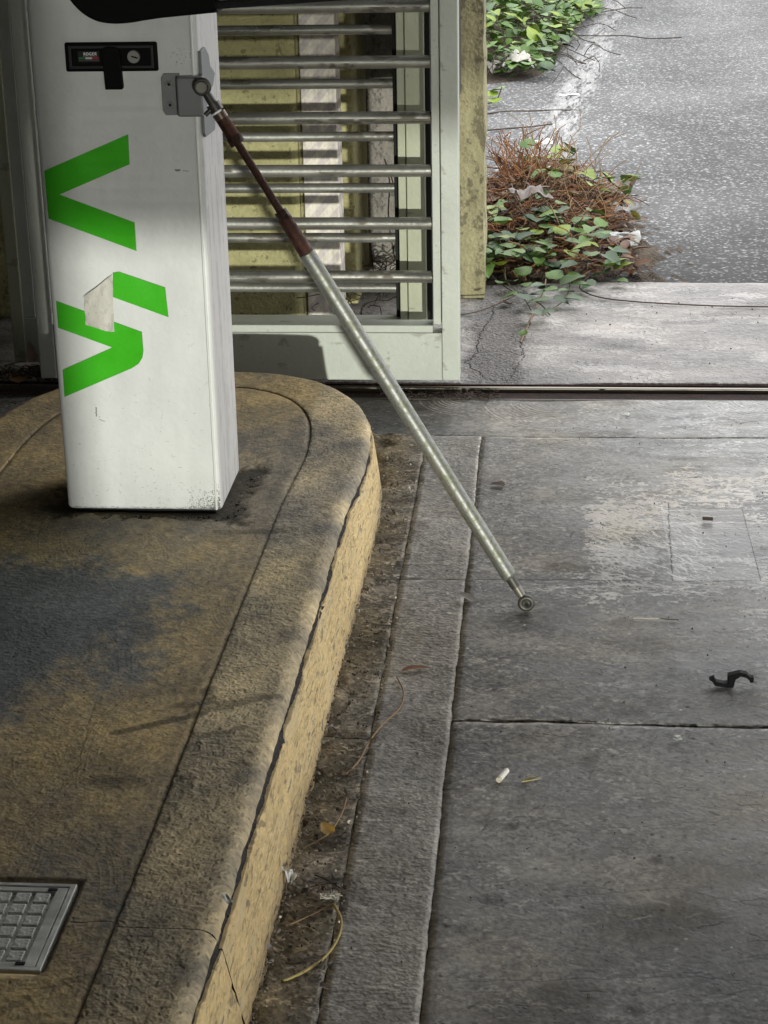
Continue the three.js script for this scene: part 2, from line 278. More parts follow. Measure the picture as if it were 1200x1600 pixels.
const T_isl = bake(IW, IH, (u, v, o, i) => {
  const x = IX0 + u * ISX, z = IZ0 - v * ISZ, A = islArcs[i] / 255, D = islDark[i] / 255, L = islLight[i] / 255;
  const big = N(0, x * 0.6 + 0.1, z * 0.6), mid = N(1, x * 2.1, z * 2.1), fine = N(3, x * 2, z * 2), f2 = N(2, x * 7, z * 7);
  const kerb = ss(-0.525, -0.505, x);
  // worn ochre paint over grey cement
  let ochre = 0.7 + 0.3 * big + 0.16 * mid + 0.14 * f2;
  ochre = lerp(ochre, 0.8 + 0.25 * mid, kerb * 0.8);
  const bare = ss(0.16, -0.1, Math.hypot((x + 0.98) / 0.42, (z + 2.83) / 0.38) - 0.72 + 0.18 * N(1, x * 1.3, z * 1.3) + 0.05 * f2) * (1 - kerb);  // soft shadow painted blue-grey into the colour of the island top
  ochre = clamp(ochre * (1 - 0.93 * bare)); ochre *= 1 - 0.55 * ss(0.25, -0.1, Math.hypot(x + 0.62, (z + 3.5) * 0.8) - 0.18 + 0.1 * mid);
  const g = 0.2 + 0.03 * mid + 0.02 * f2, t = 1 + 0.12 * mid + 0.07 * f2 + 0.1 * big;
  let r_ = lerp(g, lerp(0.47, 0.58, kerb) * t, ochre), g_ = lerp(g * 0.99, lerp(0.355, 0.465, kerb) * t, ochre), b_ = lerp(g * 0.96, lerp(0.18, 0.28, kerb) * t, ochre);
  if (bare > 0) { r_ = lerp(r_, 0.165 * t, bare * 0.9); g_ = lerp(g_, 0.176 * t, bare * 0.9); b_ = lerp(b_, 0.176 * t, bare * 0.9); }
  const blotch = ss(0.45, 1.1, N(2, x * 1.1 + 0.4, z * 1.1)) * 0.25 * (1 - kerb) + ss(0.45, 1.0, N(2, x * 2.1, z * 2.1)) * kerb * 0.25; r_ *= 1 - blotch; g_ *= 1 - blotch * 0.95; b_ *= 1 - blotch * 0.85;
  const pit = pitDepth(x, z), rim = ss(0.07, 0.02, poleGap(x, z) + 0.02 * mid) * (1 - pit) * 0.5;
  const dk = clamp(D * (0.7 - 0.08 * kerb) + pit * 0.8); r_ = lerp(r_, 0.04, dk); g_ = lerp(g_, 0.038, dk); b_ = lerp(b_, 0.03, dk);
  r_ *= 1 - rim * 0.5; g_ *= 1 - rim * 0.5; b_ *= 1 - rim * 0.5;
  const s = 1 - 0.2 * A * (1 - kerb * 0.8); r_ = lerp(r_ * s, 0.52, L * 0.5); g_ = lerp(g_ * s, 0.47, L * 0.5); b_ = lerp(b_ * s, 0.36, L * 0.5);
  { const k = 1 + 0.2 * fine; r_ *= k; g_ *= k; b_ *= k; }
  o.r = Math.max(r_, 0.012); o.g = Math.max(g_, 0.012); o.b = Math.max(b_, 0.01);
  o.ro = clamp(0.86 + 0.06 * f2 + 0.08 * fine, 0.5, 1);
  o.h = 0.00055 * A * (1 - kerb * 0.9) + 0.0001 * f2 + 0.0004 * fine * (1 + kerb * 0.7) - 0.0009 * D * (1 + 0.5 * kerb) + 0.0006 * L * (1 + kerb * 0.6);
}, { wrap: THREE.MirroredRepeatWrapping });
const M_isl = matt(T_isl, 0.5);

// kerb face paint (2 m by 0.16 m)
const faceMarks = layer(2048, 164, (g) => {
  const r = rng(606);
  for (let i = 0; i < 2400; i++) { const x = r() * 2048, y = r() * 164, L = 3 + r() * r() * 48; g.globalAlpha = 0.15 + r() * 0.6; g.lineWidth = 0.8 + r() * r() * 3; jag(g, [[x, y], [x + L, y + (r() - 0.5) * 5]], 2.5, r, 5); }
  for (let i = 0; i < 40; i++) { const x = r() * 2048, y = 20 + r() * 130; g.globalAlpha = 0.7; g.lineWidth = 3 + r() * 4; jag(g, [[x, y], [x + 8 + r() * 20, y + (r() - 0.5) * 14]], 6, r, 4); }
});
const T_face = bake(2048, 164, (u, v, o, i) => {
  const x = u * 2, y = v * 0.16, D = faceMarks[i] / 255, m = N(1, x * 0.5, y * 3), f = N(3, x * 1.5, y * 3), st = N(2, x * 1.0, y * 7);
  let k = 1 + 0.09 * m + 0.16 * f + 0.09 * st;
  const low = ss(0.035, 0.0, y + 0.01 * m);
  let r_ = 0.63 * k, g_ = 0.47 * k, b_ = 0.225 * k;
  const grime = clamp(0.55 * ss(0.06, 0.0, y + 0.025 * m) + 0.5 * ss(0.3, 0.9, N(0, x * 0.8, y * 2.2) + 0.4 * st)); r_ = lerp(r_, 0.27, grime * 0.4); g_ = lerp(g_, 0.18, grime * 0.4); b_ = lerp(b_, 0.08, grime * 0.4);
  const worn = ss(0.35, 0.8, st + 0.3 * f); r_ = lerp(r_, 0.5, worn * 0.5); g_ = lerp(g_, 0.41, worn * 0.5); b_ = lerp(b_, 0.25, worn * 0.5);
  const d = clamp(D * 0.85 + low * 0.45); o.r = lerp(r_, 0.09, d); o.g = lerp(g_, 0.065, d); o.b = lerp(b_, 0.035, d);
  o.ro = 0.7; o.h = 0.0007 * st + 0.0004 * f - 0.0022 * D;
});
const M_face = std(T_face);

// outer slab: 1.3 m square
const OX0 = -0.35, OZ0 = -4.72, OS = 1.3;
const op = (x, z) => [(x - OX0) / OS * 1024, (OZ0 - z) / OS * 1024];
const outDark = layer(1024, 1024, (g) => {
  const r = rng(707); g.globalAlpha = 0.95; g.lineWidth = 3;
  jag(g, [op(-0.159, -5.551), op(-0.16, -5.40), op(-0.185, -5.24), op(-0.19, -5.04), op(-0.215, -4.95), op(-0.16, -4.83), op(-0.13, -4.78)], 9, r, 9);
  g.lineWidth = 2; jag(g, [op(-0.04, -5.42), op(-0.07, -5.15), op(-0.06, -5.0), op(-0.1, -4.78)], 8, r, 8); jag(g, [op(-0.18, -5.05), op(-0.1, -5.06), op(-0.07, -5.02)], 6, r, 8); jag(g, [op(-0.2, -5.3), op(-0.1, -5.34)], 6, r, 8);
  for (let i = 0; i < 500; i++) { const x = r() * 1024, y = r() * 1024, L = 3 + r() * r() * 30; g.globalAlpha = 0.15 + r() * 0.5; g.lineWidth = 0.8 + r() * 1.6; jag(g, [[x, y], [x + L, y + (r() - 0.5) * 8]], 4, r, 6); }
});
const T_out = bake(1024, 1024, (u, v, o, i) => {
  const x = OX0 + u * OS, z = OZ0 - v * OS, D = outDark[i] / 255, m = N(1, x * 1.5, z * 2.2 + 0.4), b = N(0, x * 0.6, z * 0.9), f = N(3, x * 2, z * 2), s = N(2, x * 0.9, z * 3.2);
  let g = 0.30 + 0.06 * b + 0.08 * m + 0.06 * s + 0.04 * f + 0.14 * ss(0.15, 0.6, 0.5 * N(2, x * 0.6, z * 2.3) + 0.5 * N(1, x * 1.7, z * 3.1) + 0.25 * f) - 0.08 * ss(0.2, 0.7, N(0, x * 0.9 + 0.4, z * 1.4)); const rough = ss(-0.05, -0.09, x + 0.02 * m) * ss(-0.24, -0.19, x + 0.02 * s);
  g = lerp(g, 0.2 + 0.05 * f + 0.02 * m, rough); g = lerp(g, 0.03, D * 0.85);
  const w = 0.05 + 0.03 * b; o.r = g * (1 + w); o.g = g; o.b = g * (1 - w * 0.6); o.ro = clamp(0.58 + 0.12 * s + 0.1 * m + rough * 0.25, 0.35, 0.95); o.h = 0.001 * s + 0.0006 * f * (1 + 2 * rough) - 0.0025 * D;
}, { wrap: THREE.MirroredRepeatWrapping });
const M_out = matt(T_out, 0.5);

// asphalt, 1.6 m tile of packed stones
const AS = 1024; let stoneH, stoneC;
{
  const r = rng(808), c = document.createElement('canvas'); c.width = c.height = AS; const g = c.getContext('2d'); g.fillStyle = '#1c1c1d'; g.fillRect(0, 0, AS, AS);
  for (let i = 0; i < 26000; i++) {
    const x = r() * AS, y = r() * AS, s = 1.3 + r() * r() * 3.4, q = r(), v = Math.round(40 + r() * 125), n = 5 + (r() * 3 | 0), a0 = r() * 6;
    for (const ox of [0, x < 8 ? AS : x > AS - 8 ? -AS : 0]) for (const oy of [0, y < 8 ? AS : y > AS - 8 ? -AS : 0]) {
      g.fillStyle = `rgb(${v},${v},${Math.min(255, v + 3)})`; g.beginPath();
      for (let k = 0; k < n; k++) { const a = a0 + k / n * 6.283, d = s * (0.75 + 0.35 * Math.sin(k * 2.7 + a0 * 3)); g.lineTo(x + ox + Math.cos(a) * d, y + oy + Math.sin(a) * d); } g.fill();
    }
  }
  const d = g.getImageData(0, 0, AS, AS).data; stoneC = new Uint8Array(AS * AS); for (let i = 0; i < AS * AS; i++) stoneC[i] = d[i * 4];
}
const T_asph = bake(AS, AS, (u, v, o, i) => {
  const s = Math.pow(stoneC[i] / 255, 1.6), f = N(3, u, v), m = N(1, u, v), g = clamp(0.075 + 0.74 * s + 0.018 * m + 0.008 * f, 0.015, 0.6);
  o.r = g; o.g = g; o.b = g * 1.01; o.ro = clamp(0.72 + 0.08 * f, 0.5, 0.9); o.h = 0.003 * Math.sqrt(stoneC[i] / 255) + 0.0008 * f;
});
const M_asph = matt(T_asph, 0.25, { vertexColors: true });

// painted metal, galvanised, rust, yellow wall, mossy concrete: half-metre tiles
const tileTex = (seed, fn, w = 512) => bake(w, w, (u, v, o) => fn(u, v, o));
const T_gate = tileTex(1, (u, v, o) => {
  const m = N(0, u, v), s = N(2, u * 4, v), f = N(3, u, v), spots = ss(0.85, 1.15, N(2, u + 0.3, v * 2)), k = 1 + 0.04 * m + 0.02 * s + 0.02 * f;
  o.r = lerp(0.50 * k, 0.2, spots * 0.5); o.g = lerp(0.53 * k, 0.19, spots * 0.5); o.b = lerp(0.475 * k, 0.14, spots * 0.5); o.ro = 0.42 + 0.08 * m; o.h = 0.0001 * f + 0.0002 * m;
});
const M_gate = std({ map: T_gate.map, roughnessMap: T_gate.roughnessMap, bumpMap: T_gate.bumpMap });
const M_gateOld = std({ map: T_gate.map, roughnessMap: T_gate.roughnessMap, bumpMap: T_gate.bumpMap }, { color: lin(0.78, 0.76, 0.62) });
const T_bar = tileTex(2, (u, v, o) => {
  const m = N(1, u * 2, v), s = N(2, u, v * 2), f = N(3, u, v), rust = ss(0.45, 0.9, N(2, u * 2 + 0.5, v)) * 0.75;
  const k = 0.42 * (1 + 0.12 * m + 0.1 * s + 0.06 * f); o.r = lerp(k, 0.09, rust); o.g = lerp(k, 0.075, rust); o.b = lerp(k * 0.92, 0.05, rust); o.ro = 0.36 + 0.1 * m + rust * 0.35; o.h = 0.00012 * f + 0.0003 * rust;
});
const M_bar = std(T_bar, { metalness: 0.8 });
const T_galv = tileTex(3, (u, v, o) => {
  const a = N(1, u * 1.3, v * 1.3), f = N(3, u * 3, v * 3), b = N(0, u * 2, v * 2.3), moss = ss(-0.5, 1.0, b * 0.2 + 0.95 * f + 0.1 * N(1, u * 7, v * 5.3));
  const k = 0.31 * (1 + 0.1 * a + 0.22 * f); o.r = lerp(k, 0.15, moss * 0.8); o.g = lerp(k * 1.01, 0.16, moss * 0.8); o.b = lerp(k * 0.99, 0.085, moss * 0.8); o.ro = 0.48 + 0.06 * moss; o.h = 0.00006 * f;
});
const M_galv = std(T_galv, { metalness: 0.6 });
const T_rust = tileTex(4, (u, v, o) => {
  const a = N(1, u * 3, v * 3), f = N(3, u * 2, v * 2), k = 1 + 0.5 * a + 0.4 * f; o.r = 0.055 * k; o.g = 0.02 * k; o.b = 0.012 * k; o.ro = 0.7 + 0.15 * f; o.h = 0.0006 * f + 0.0005 * a;
});
const M_rust = std(T_rust, { metalness: 0.25 });
const T_yel = tileTex(5, (u, v, o) => {
  const m = N(0, u, v), s = N(2, u, v * 3), f = N(3, u, v), sp = 0.6 * ss(0.8, 1.15, N(3, u * 0.6 + 0.2, v * 0.5)), k = 1 + 0.1 * m + 0.09 * s + 0.06 * f;
  o.r = lerp(0.37 * k, 0.11, sp); o.g = lerp(0.345 * k, 0.1, sp); o.b = lerp(0.17 * k, 0.05, sp); o.ro = 0.85; o.h = 0.0006 * f + 0.001 * s;
});
const M_yel = std(T_yel);
const T_conc = tileTex(6, (u, v, o) => {
  const m = N(0, u, v), s = N(2, u * 2, v), f = N(3, u, v), sp = ss(0.35, 0.9, N(2, u * 4, v * 3 + 0.2)), k = 1 + 0.14 * m + 0.12 * s + 0.1 * f, g = 0.24 * k;
  o.r = lerp(g * 1.05, 0.09, sp * 0.7); o.g = lerp(g * 0.97, 0.085, sp * 0.7); o.b = lerp(g * 0.86, 0.07, sp * 0.7); o.ro = 0.88; o.h = 0.0012 * f + 0.001 * s - 0.001 * sp;
});
const M_conc = std(T_conc);
const T_moss = tileTex(7, (u, v, o) => {
  const m = N(0, u * 2, v), s = N(2, u * 3, v), f = N(3, u, v), dk = ss(0.0, 0.9, N(2, u * 2 + 0.4, v + 0.1) + 0.5 * f), k = 1 + 0.12 * m + 0.12 * s + 0.1 * f;
  o.r = lerp(0.30 * k, 0.10, dk * 0.8); o.g = lerp(0.275 * k, 0.088, dk * 0.8); o.b = lerp(0.16 * k, 0.055, dk * 0.8); o.ro = 0.9; o.h = 0.001 * f + 0.001 * s;
});
const M_moss = std(T_moss);
// post with slanting gate bar shadows painted into its colour (0.12 m wide, 0.5 m high tile)
const T_barShade = bake(128, 512, (u, v, o) => {
  const x = u * 0.12, y = v * 0.5, f = N(3, u * 0.3, v), s = N(2, u * 0.4, v * 2), w = N(1, u * 3, v * 0.4);
  const ph = (((x * 1.15 - y) / 0.0625) % 1 + 1) % 1, on = ss(0.5, 0.53, ph + 0.02 * f) * ss(1.0, 0.97, ph);
  const k = 1 + 0.1 * s + 0.08 * f + 0.12 * w; o.r = lerp(0.76, 0.62, on) * k; o.g = lerp(0.71, 0.57, on) * k; o.b = lerp(0.62, 0.54, on) * k; o.ro = 0.8; o.h = 0.0005 * s;
}, {});
const M_barShade = std(T_barShade);
const T_soil = tileTex(8, (u, v, o) => { const m = N(0, u, v), f = N(3, u, v), k = 1 + 0.4 * m + 0.4 * f; o.r = 0.075 * k; o.g = 0.057 * k; o.b = 0.04 * k; o.ro = 0.95; o.h = 0.004 * m + 0.002 * f; });
const M_soil = std(T_soil);
const M_seam = std({ bumpMap: T_soil.bumpMap }, { color: lin(0.022, 0.02, 0.018), roughness: 0.95 });
const M_ground = std({ map: T_conc.map, bumpMap: T_conc.bumpMap }, { roughness: 0.85 });
const M_black = new THREE.MeshPhysicalMaterial({ color: lin(0.006, 0.006, 0.0065), roughness: 0.55, specularIntensity: 0.12 }), M_blackMatt = plain(0.01, 0.01, 0.01, 0.9), M_steel = plain(0.42, 0.42, 0.41, 0.3, 0.9), M_darkSteel = plain(0.10, 0.095, 0.085, 0.5, 0.7), M_zinc = plain(0.21, 0.22, 0.225, 0.5, 0.5);

// ------------------------------------------------------------------ setting: ground, road
const ground = struct('ground', 'bare soil and concrete ground under and around the driveway');
part('ground_sheet', boxUV(new THREE.PlaneGeometry(600, 600).rotateX(-Math.PI / 2).translate(0, -0.035, 0), 2), M_ground, ground);

const road = struct('road', 'grey asphalt road surface beyond the entrance slab');
{
  const nx = 120, nz = 150, g = grid(nx, nz, (i, j) => {
    const x = -4 + i * 14, z = -5.77 - j * 24; return [x, -0.004 + 0.006 * N(0, x * 0.2, z * 0.2) - 0.01 * ss(-5.9, -5.77, z), z, x / 2.5, -z / 2.5];
  });
  const p = g.attributes.position, col = new Float32Array(p.count * 3);
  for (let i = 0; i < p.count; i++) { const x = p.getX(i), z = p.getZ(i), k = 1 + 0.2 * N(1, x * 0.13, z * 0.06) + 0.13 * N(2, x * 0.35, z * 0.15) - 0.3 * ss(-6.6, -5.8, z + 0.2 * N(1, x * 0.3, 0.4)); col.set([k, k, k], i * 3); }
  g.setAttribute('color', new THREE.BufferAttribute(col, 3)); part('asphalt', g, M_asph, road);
}
{ // worn white edge line
  const r = rng(71), T = bake(256, 1024, (u, v, o, i) => { const f = N(3, u * 0.3, v), s = stoneC[((v * 1023 | 0) * AS) + (u * 110 | 0)] / 255, k = 0.32 + 0.5 * s + 0.04 * f; o.r = o.g = k; o.b = k * 0.98; o.ro = 0.6; o.h = 0.003 * s; });
  const a = new Uint8Array(256 * 1024 * 4);
  for (let j = 0; j < 1024; j++) for (let i = 0; i < 256; i++) { const u = i / 255, v = j / 1023, e = Math.min(u, 1 - u), n = N(2, u * 0.5, v * 3) + 0.8 * N(3, u * 0.4, v * 2); const k = clamp(ss(0.0, 0.42, e + 0.09 * n) * ss(-1.5, 0.5, n) * (0.68 - 0.36 * ss(0.3, 0.9, v))) * 255; a.set([k, k, k, 255], (j * 256 + i) * 4); }
  const m = std(T, { alphaMap: dt(a, 256, 1024, THREE.RGBAFormat, THREE.UnsignedByteType, false, THREE.ClampToEdgeWrapping), transparent: true });
  part('road_marking', grid(2, 60, (i, j) => { const z = -6.7 - j * 9, x = 0.015 + (-8.03 - z) * 0.0786 + (i - 0.5) * 0.25; return [x, 0.0045 + 0.006 * N(0, x * 0.2, z * 0.2), z, i, j]; }), m, road);
}

// ------------------------------------------------------------------ setting: concrete driveway, slab by slab
const drive = struct('driveway', 'worn grey concrete driveway of cast slabs and strips');
function slab(name, x0, x1, z0, z1, mat, uvf, { cell = 0.012, y = 0, amp = 0.002, wob = 0.0018, ease = 0.0006, hf, fineTo = -1.7 } = {}) { // z0 near, z1 far; ragged, eased edges
  const zs = []; for (let z = z1; z < Math.min(z0, fineTo); z += cell) zs.push(z); if (z0 > fineTo) for (let z = Math.max(z1, fineTo); z < z0; z += 0.12) zs.push(z); zs.push(z0);
  const xs = []; for (let x = x0; x < Math.min(x1, 1.1); x += cell) xs.push(x); if (x1 > 1.1) for (let x = Math.max(1.1, x0); x < x1; x += 0.15) xs.push(x); xs.push(x1);
  const nx = xs.length + 1, nz = zs.length + 1; // one extra ring all round drops into the joint
  const at = (i, j) => {
    const ri = i <= 0 || i >= nx, rj = j <= 0 || j >= nz, x = xs[clamp(i - 1, 0, xs.length - 1)], z = zs[clamp(j - 1, 0, zs.length - 1)];
    const ex = Math.min(i - 1, nx - 1 - i), ez = Math.min(j - 1, nz - 1 - j);
    const wx = wob * (N(2, z * 1.3 + x0, x0) + 0.6 * N(3, z * 0.7, x0)), wz = wob * (N(2, x * 1.3 + z0, z1) + 0.6 * N(3, x * 0.7, z1));
    let px = x, pz = z, py = y + amp * N(1, x * 0.9, z * 0.9) + (hf ? hf(x, z) : 0);
    if (ex <= 0) px += wx; if (ez <= 0) pz += wz;
    if (Math.min(ex, ez) === 0) py -= ease; if (ri || rj) { py = y - 0.02; }
    return [px, py, pz, ...uvf(px, pz)];
  };
  return part(name, grid(nx, nz, (i, j) => at(Math.round(i * nx), Math.round(j * nz)), true), mat, drive);
}
part('joint_fill', boxUV(new THREE.PlaneGeometry(5.6, 5.4).rotateX(-Math.PI / 2).translate(0.4, -0.0042, -1.75), 2), std({ map: T_conc.map, bumpMap: T_conc.bumpMap }, { roughness: 0.95, color: lin(0.4, 0.38, 0.35) }), drive);
slab('slab', -0.1497, 3.2, 0.9, -2.8575, M_floor, floorUV, { ease: 0.0014 });
slab('slab', -0.1497, 3.2, -2.8602, -4.3326, M_floor, floorUV, { wob: 0.0008 });
slab('slab', -2.2, 3.2, -4.3332, -4.617, M_floor, floorUV, { wob: 0.0008, ease: 0.0003 });
slab('broomed_strip', -0.2788, -0.1506, 0.9, -3.4595, M_floor, floorUV, { wob: 0.0016 });
slab('broomed_strip', -0.2788, -0.1506, -3.46, -4.3326, M_floor, floorUV, { wob: 0.0012, ease: 0.0003 });
slab('gutter', -0.48, -0.2803, 0.9, -2.788, M_floor, floorUV, { amp: 0.004, hf: (x, z) => 0.010 * ss(-0.325, -0.362, x + 0.02 * N(1, x, z * 1.5)) * (0.6 + 0.8 * N(2, x * 2, z * 2)) });
slab('gutter', -0.48, -0.2805, -2.7895, -4.3305, M_floor, floorUV, { amp: 0.004, hf: (x, z) => 0.012 * ss(-0.325, -0.362, x + 0.02 * N(1, x, z * 1.5)) * (0.6 + 0.8 * N(2, x * 2, z * 2)) });
slab('slab', -2.2, -1.1, 0.9, -4.3305, M_floor, floorUV, { cell: 0.03 });
slab('entrance_slab', -1.6, 3.2, -4.757, -5.80, M_out, (x, z) => [(x - OX0) / OS, (OZ0 - z) / OS], { cell: 0.014, hf: (x, z) => 0.004 * N(0, x * 0.5, z * 0.5) - 0.004 * ss(-0.05, -0.09, x + 0.02 * N(1, x * 1.5, z)) * ss(-0.24, -0.19, x) });

{ // sunken sliding-gate track across the driveway
  const t = thing('gate_track', 'rusty steel gate rail sunk in a slot across the driveway', 'rail');
  part('slot_bed', bx(-2.2, -0.034, -4.754, 3.2, -0.018, -4.62, 0.001, 2), M_soil, t);
  part('rail', bx(-2.2, -0.016, -4.722, 3.2, 0.003, -4.708, 0.003, 2), plain(0.22, 0.2, 0.17, 0.35, 0.8), t);
  part('slot_edge', bx(-2.2, -0.03, -4.757, 3.2, -0.002, -4.7505, 0.001, 2), M_rust, t);
  part('slot_edge', bx(-2.2, -0.03, -4.626, 3.2, 0.0, -4.6195, 0.001, 2), M_darkSteel, t);
  part('rail_plate', bx(-2.2, -0.018, -4.70, 3.2, -0.008, -4.64, 0.001, 2), std({ map: T_rust.map, bumpMap: T_rust.bumpMap }, { roughness: 0.9, color: lin(0.45, 0.5, 0.55) }), t);
}

// ------------------------------------------------------------------ setting: traffic island with kerb
function outDir(s) { const h = 1e-3, a = outline(clamp(s - h, 0, 3), 0), b = outline(clamp(s + h, 0, 3), 0), x = b[0] - a[0], z = b[1] - a[1], l = Math.hypot(x, z) || 1; return [-z / l, x / l]; }
const sOfZ = (z) => (0.6 - z) / (0.6 - NZ0);
function sList(a, b) { const out = [], S = [a, b]; let s = S[0]; while (s < S[1] - 1e-6) { out.push(s); const z = outline(s, 0)[1]; s += s < 1 ? (z > -1.7 ? 0.05 : 0.0018) : s < 2 ? 0.006 : 0.02; } out.push(b); return out; }
const island = struct('traffic_island', 'raised traffic island with worn ochre concrete top and yellow painted kerb');
function sweep(name, a, b, prof, mat, uvf, noise) {
  const S = sList(a, b), nu = S.length - 1, nv = prof.length - 1; let acc = 0; const len = S.map((s, i) => { if (i) { const p = outline(S[i - 1], 0), q = outline(s, 0); acc += Math.hypot(p[0] - q[0], p[1] - q[1]); } return acc; });
  return part(name, grid(nu, nv, (i, j) => {
    const k = Math.round(i * nu), s = S[k], [o, h] = prof[Math.round(j * nv)], q = outline(s, 0), n = outDir(s);
    let x = q[0] + (s > 1 && s < 2 && o < -0.02 ? (outline(s, -o)[0] - q[0]) : n[0] * (s <= 1 ? Math.max(o, -9) : o)), z = q[1] + (s > 1 && s < 2 && o < -0.02 ? outline(s, -o)[1] - q[1] : n[1] * o);
    const [dn, dh] = noise(x, z, len[k], o, h, s); x += n[0] * dn; z += n[1] * dn;
    return [x, h + dh, z, ...uvf(x, z, len[k], h)];
  }), mat, island);
}
const faceProf = [[0.024, -0.03]]; for (let k = 0; k <= 14; k++) { const h = k / 14 * 0.1255; faceProf.push([lerp(0.019, 0.0025, k / 14), h]); } faceProf.push([0.0012, 0.1272], [-0.006, 0.1262]);
const capProf = [[-0.02, 0.1335], [-0.0058, 0.134]]; for (let k = 0; k <= 9; k++) { const a = k / 9 * Math.PI / 2; capProf.push([-0.0044 - 0.0249 * (1 - Math.cos(a)), 0.136 + 0.0195 * Math.sin(a)]); } for (let k = 1; k <= 12; k++) capProf.push([-0.0285 - k / 12 * 0.0995, 0.1555]); capProf.push([-0.1308, 0.1543], [-0.1311, 0.151]);
const faceN = (x, z, l, o, h, s) => [(s < 1 ? 0.012 * ss(-3.75, -3.4, z) * clamp(1 - h / 0.125) : 0) + 0.0022 * N(0, l * 0.35, h * 0.8) + 0.0005 * N(2, l * 1.2, h * 3) - 0.003 * ss(0.6, 1.0, N(2, l * 1.4 + 0.3, h * 3)), h > 0.12 ? 0.0016 * N(2, l * 1.6, 0.3) : 0];
const capN = (x, z, l, o, h) => { const e = ss(-0.04, 0, o); return [e * (0.0018 * N(2, l * 1.0, 0.7) + 0.0008 * N(3, l * 0.9, o * 3)), h < 0.14 ? 0.0018 * N(2, l * 1.9, 0.1) : 0.002 * N(0, x * 0.8, z * 0.8) + 0.0004 * N(2, x * 2, z * 2)]; };
const sJ = sOfZ(-1.988), fuv = (x, z, l, h) => [l / 2, h / 0.16];
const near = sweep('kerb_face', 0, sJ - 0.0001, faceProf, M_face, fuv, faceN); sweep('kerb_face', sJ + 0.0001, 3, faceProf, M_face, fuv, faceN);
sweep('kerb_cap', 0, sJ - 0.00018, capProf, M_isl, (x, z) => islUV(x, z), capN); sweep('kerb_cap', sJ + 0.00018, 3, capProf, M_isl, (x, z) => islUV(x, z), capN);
tag(near, 'yellow painted near kerb face');
{ // dark grit in the seam under the cap, and the core beneath
  sweep('kerb_seam', 0, 3, [[0.0005, 0.1245], [-0.0015, 0.1268], [-0.0055, 0.129], [-0.009, 0.134], [-0.014, 0.142]], M_seam, (x, z, l, h) => [l * 2, h * 2], (x, z, l, o, h, s) => { const q = faceN(x, z, l, o, h, s); return [q[0] + 0.0018 * N(2, l * 1.9, 0.2), q[1] + 0.001 * N(2, l * 2.3, 0.6)]; });
  const top = []; const S = []; for (let s = 0; s < 3; ) { S.push(s); const z = outline(s, 0)[1]; s += s < 1 ? (z > -1.7 ? 0.04 : 0.0022) : s < 2 ? 0.008 : (z < -1.7 ? 0.004 : 0.05); } S.push(3);
  const nu = S.length - 1, nv = 64;
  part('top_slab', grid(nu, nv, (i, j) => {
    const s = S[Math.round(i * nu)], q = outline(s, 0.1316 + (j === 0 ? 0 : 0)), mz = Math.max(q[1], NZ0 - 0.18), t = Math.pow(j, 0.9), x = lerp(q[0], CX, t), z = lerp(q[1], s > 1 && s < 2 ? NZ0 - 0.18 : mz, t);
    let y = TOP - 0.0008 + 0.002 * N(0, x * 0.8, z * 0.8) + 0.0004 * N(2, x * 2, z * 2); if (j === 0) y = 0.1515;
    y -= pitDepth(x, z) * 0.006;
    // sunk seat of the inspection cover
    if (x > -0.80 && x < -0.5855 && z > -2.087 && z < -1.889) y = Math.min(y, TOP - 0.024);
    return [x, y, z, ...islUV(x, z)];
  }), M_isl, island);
}

// ------------------------------------------------------------------ setting: shelter over the entrance (roof, walls, added half-closed shutter behind to block the low light)
const M_ceil = plain(0.34, 0.335, 0.32, 0.85), M_wallc = plain(0.15, 0.15, 0.145, 0.85);
{
  const t = thing('entrance_roof', 'concrete canopy roof over the car park entrance', 'roof');
  part('canopy', bx(-4.5, 2.62, -4.62, 5.5, 2.85, 4.8, 0.02), M_ceil, t);
  part('rear_canopy', bx(-4.5, 2.62, -7.2, -0.17, 2.85, -4.623, 0.02), M_ceil, t);
  const w = thing('side_wall', 'plain concrete side wall left of the entrance', 'wall'); part('wall', bx(-2.75, -0.04, -7.2, -2.55, 2.617, 4.4, 0.01), M_wallc, w);
  const w2 = thing('side_wall', 'plain unseen wall added right of the entrance lane to cut daylight', 'wall'); part('wall', bx(3.6, -0.04, -2.4, 3.8, 2.617, 4.4, 0.01), M_wallc, w2);  // wall added out of view to lower the daylight under the roof
  const s = thing('added_shutter', 'unseen half lowered grille of slim slats added behind the camera to cut off the low light', 'shutter');  // whole shutter is added out of view to shape the light's upper edge
  const added_slat = bx(0, 0, 0, 6.3, 0.0182, 0.012, 0.003);
  for (let k = 0; k < 72; k++) { const y = 0.838 + k * 0.0245; part(k ? 'added_slat' : 'added_bottom_bar', added_slat, M_wallc, s, [1.22, y, 4.5]).rotation.z = -0.008; }
  for (let k = 0; k < 8; k++) part('added_chain', bx(1.6 + k * 0.78, 0.83, 4.517, 1.615 + k * 0.78, 2.6, 4.523, 0.002), M_wallc, s);
  part('added_jamb', bx(-4.5, -0.04, 4.5, 1.29, 2.617, 4.7, 0.01), M_wallc, s); part('added_jamb', bx(7.502, -0.04, 4.5, 9.5, 2.617, 4.7, 0.01), M_wallc, s);
}

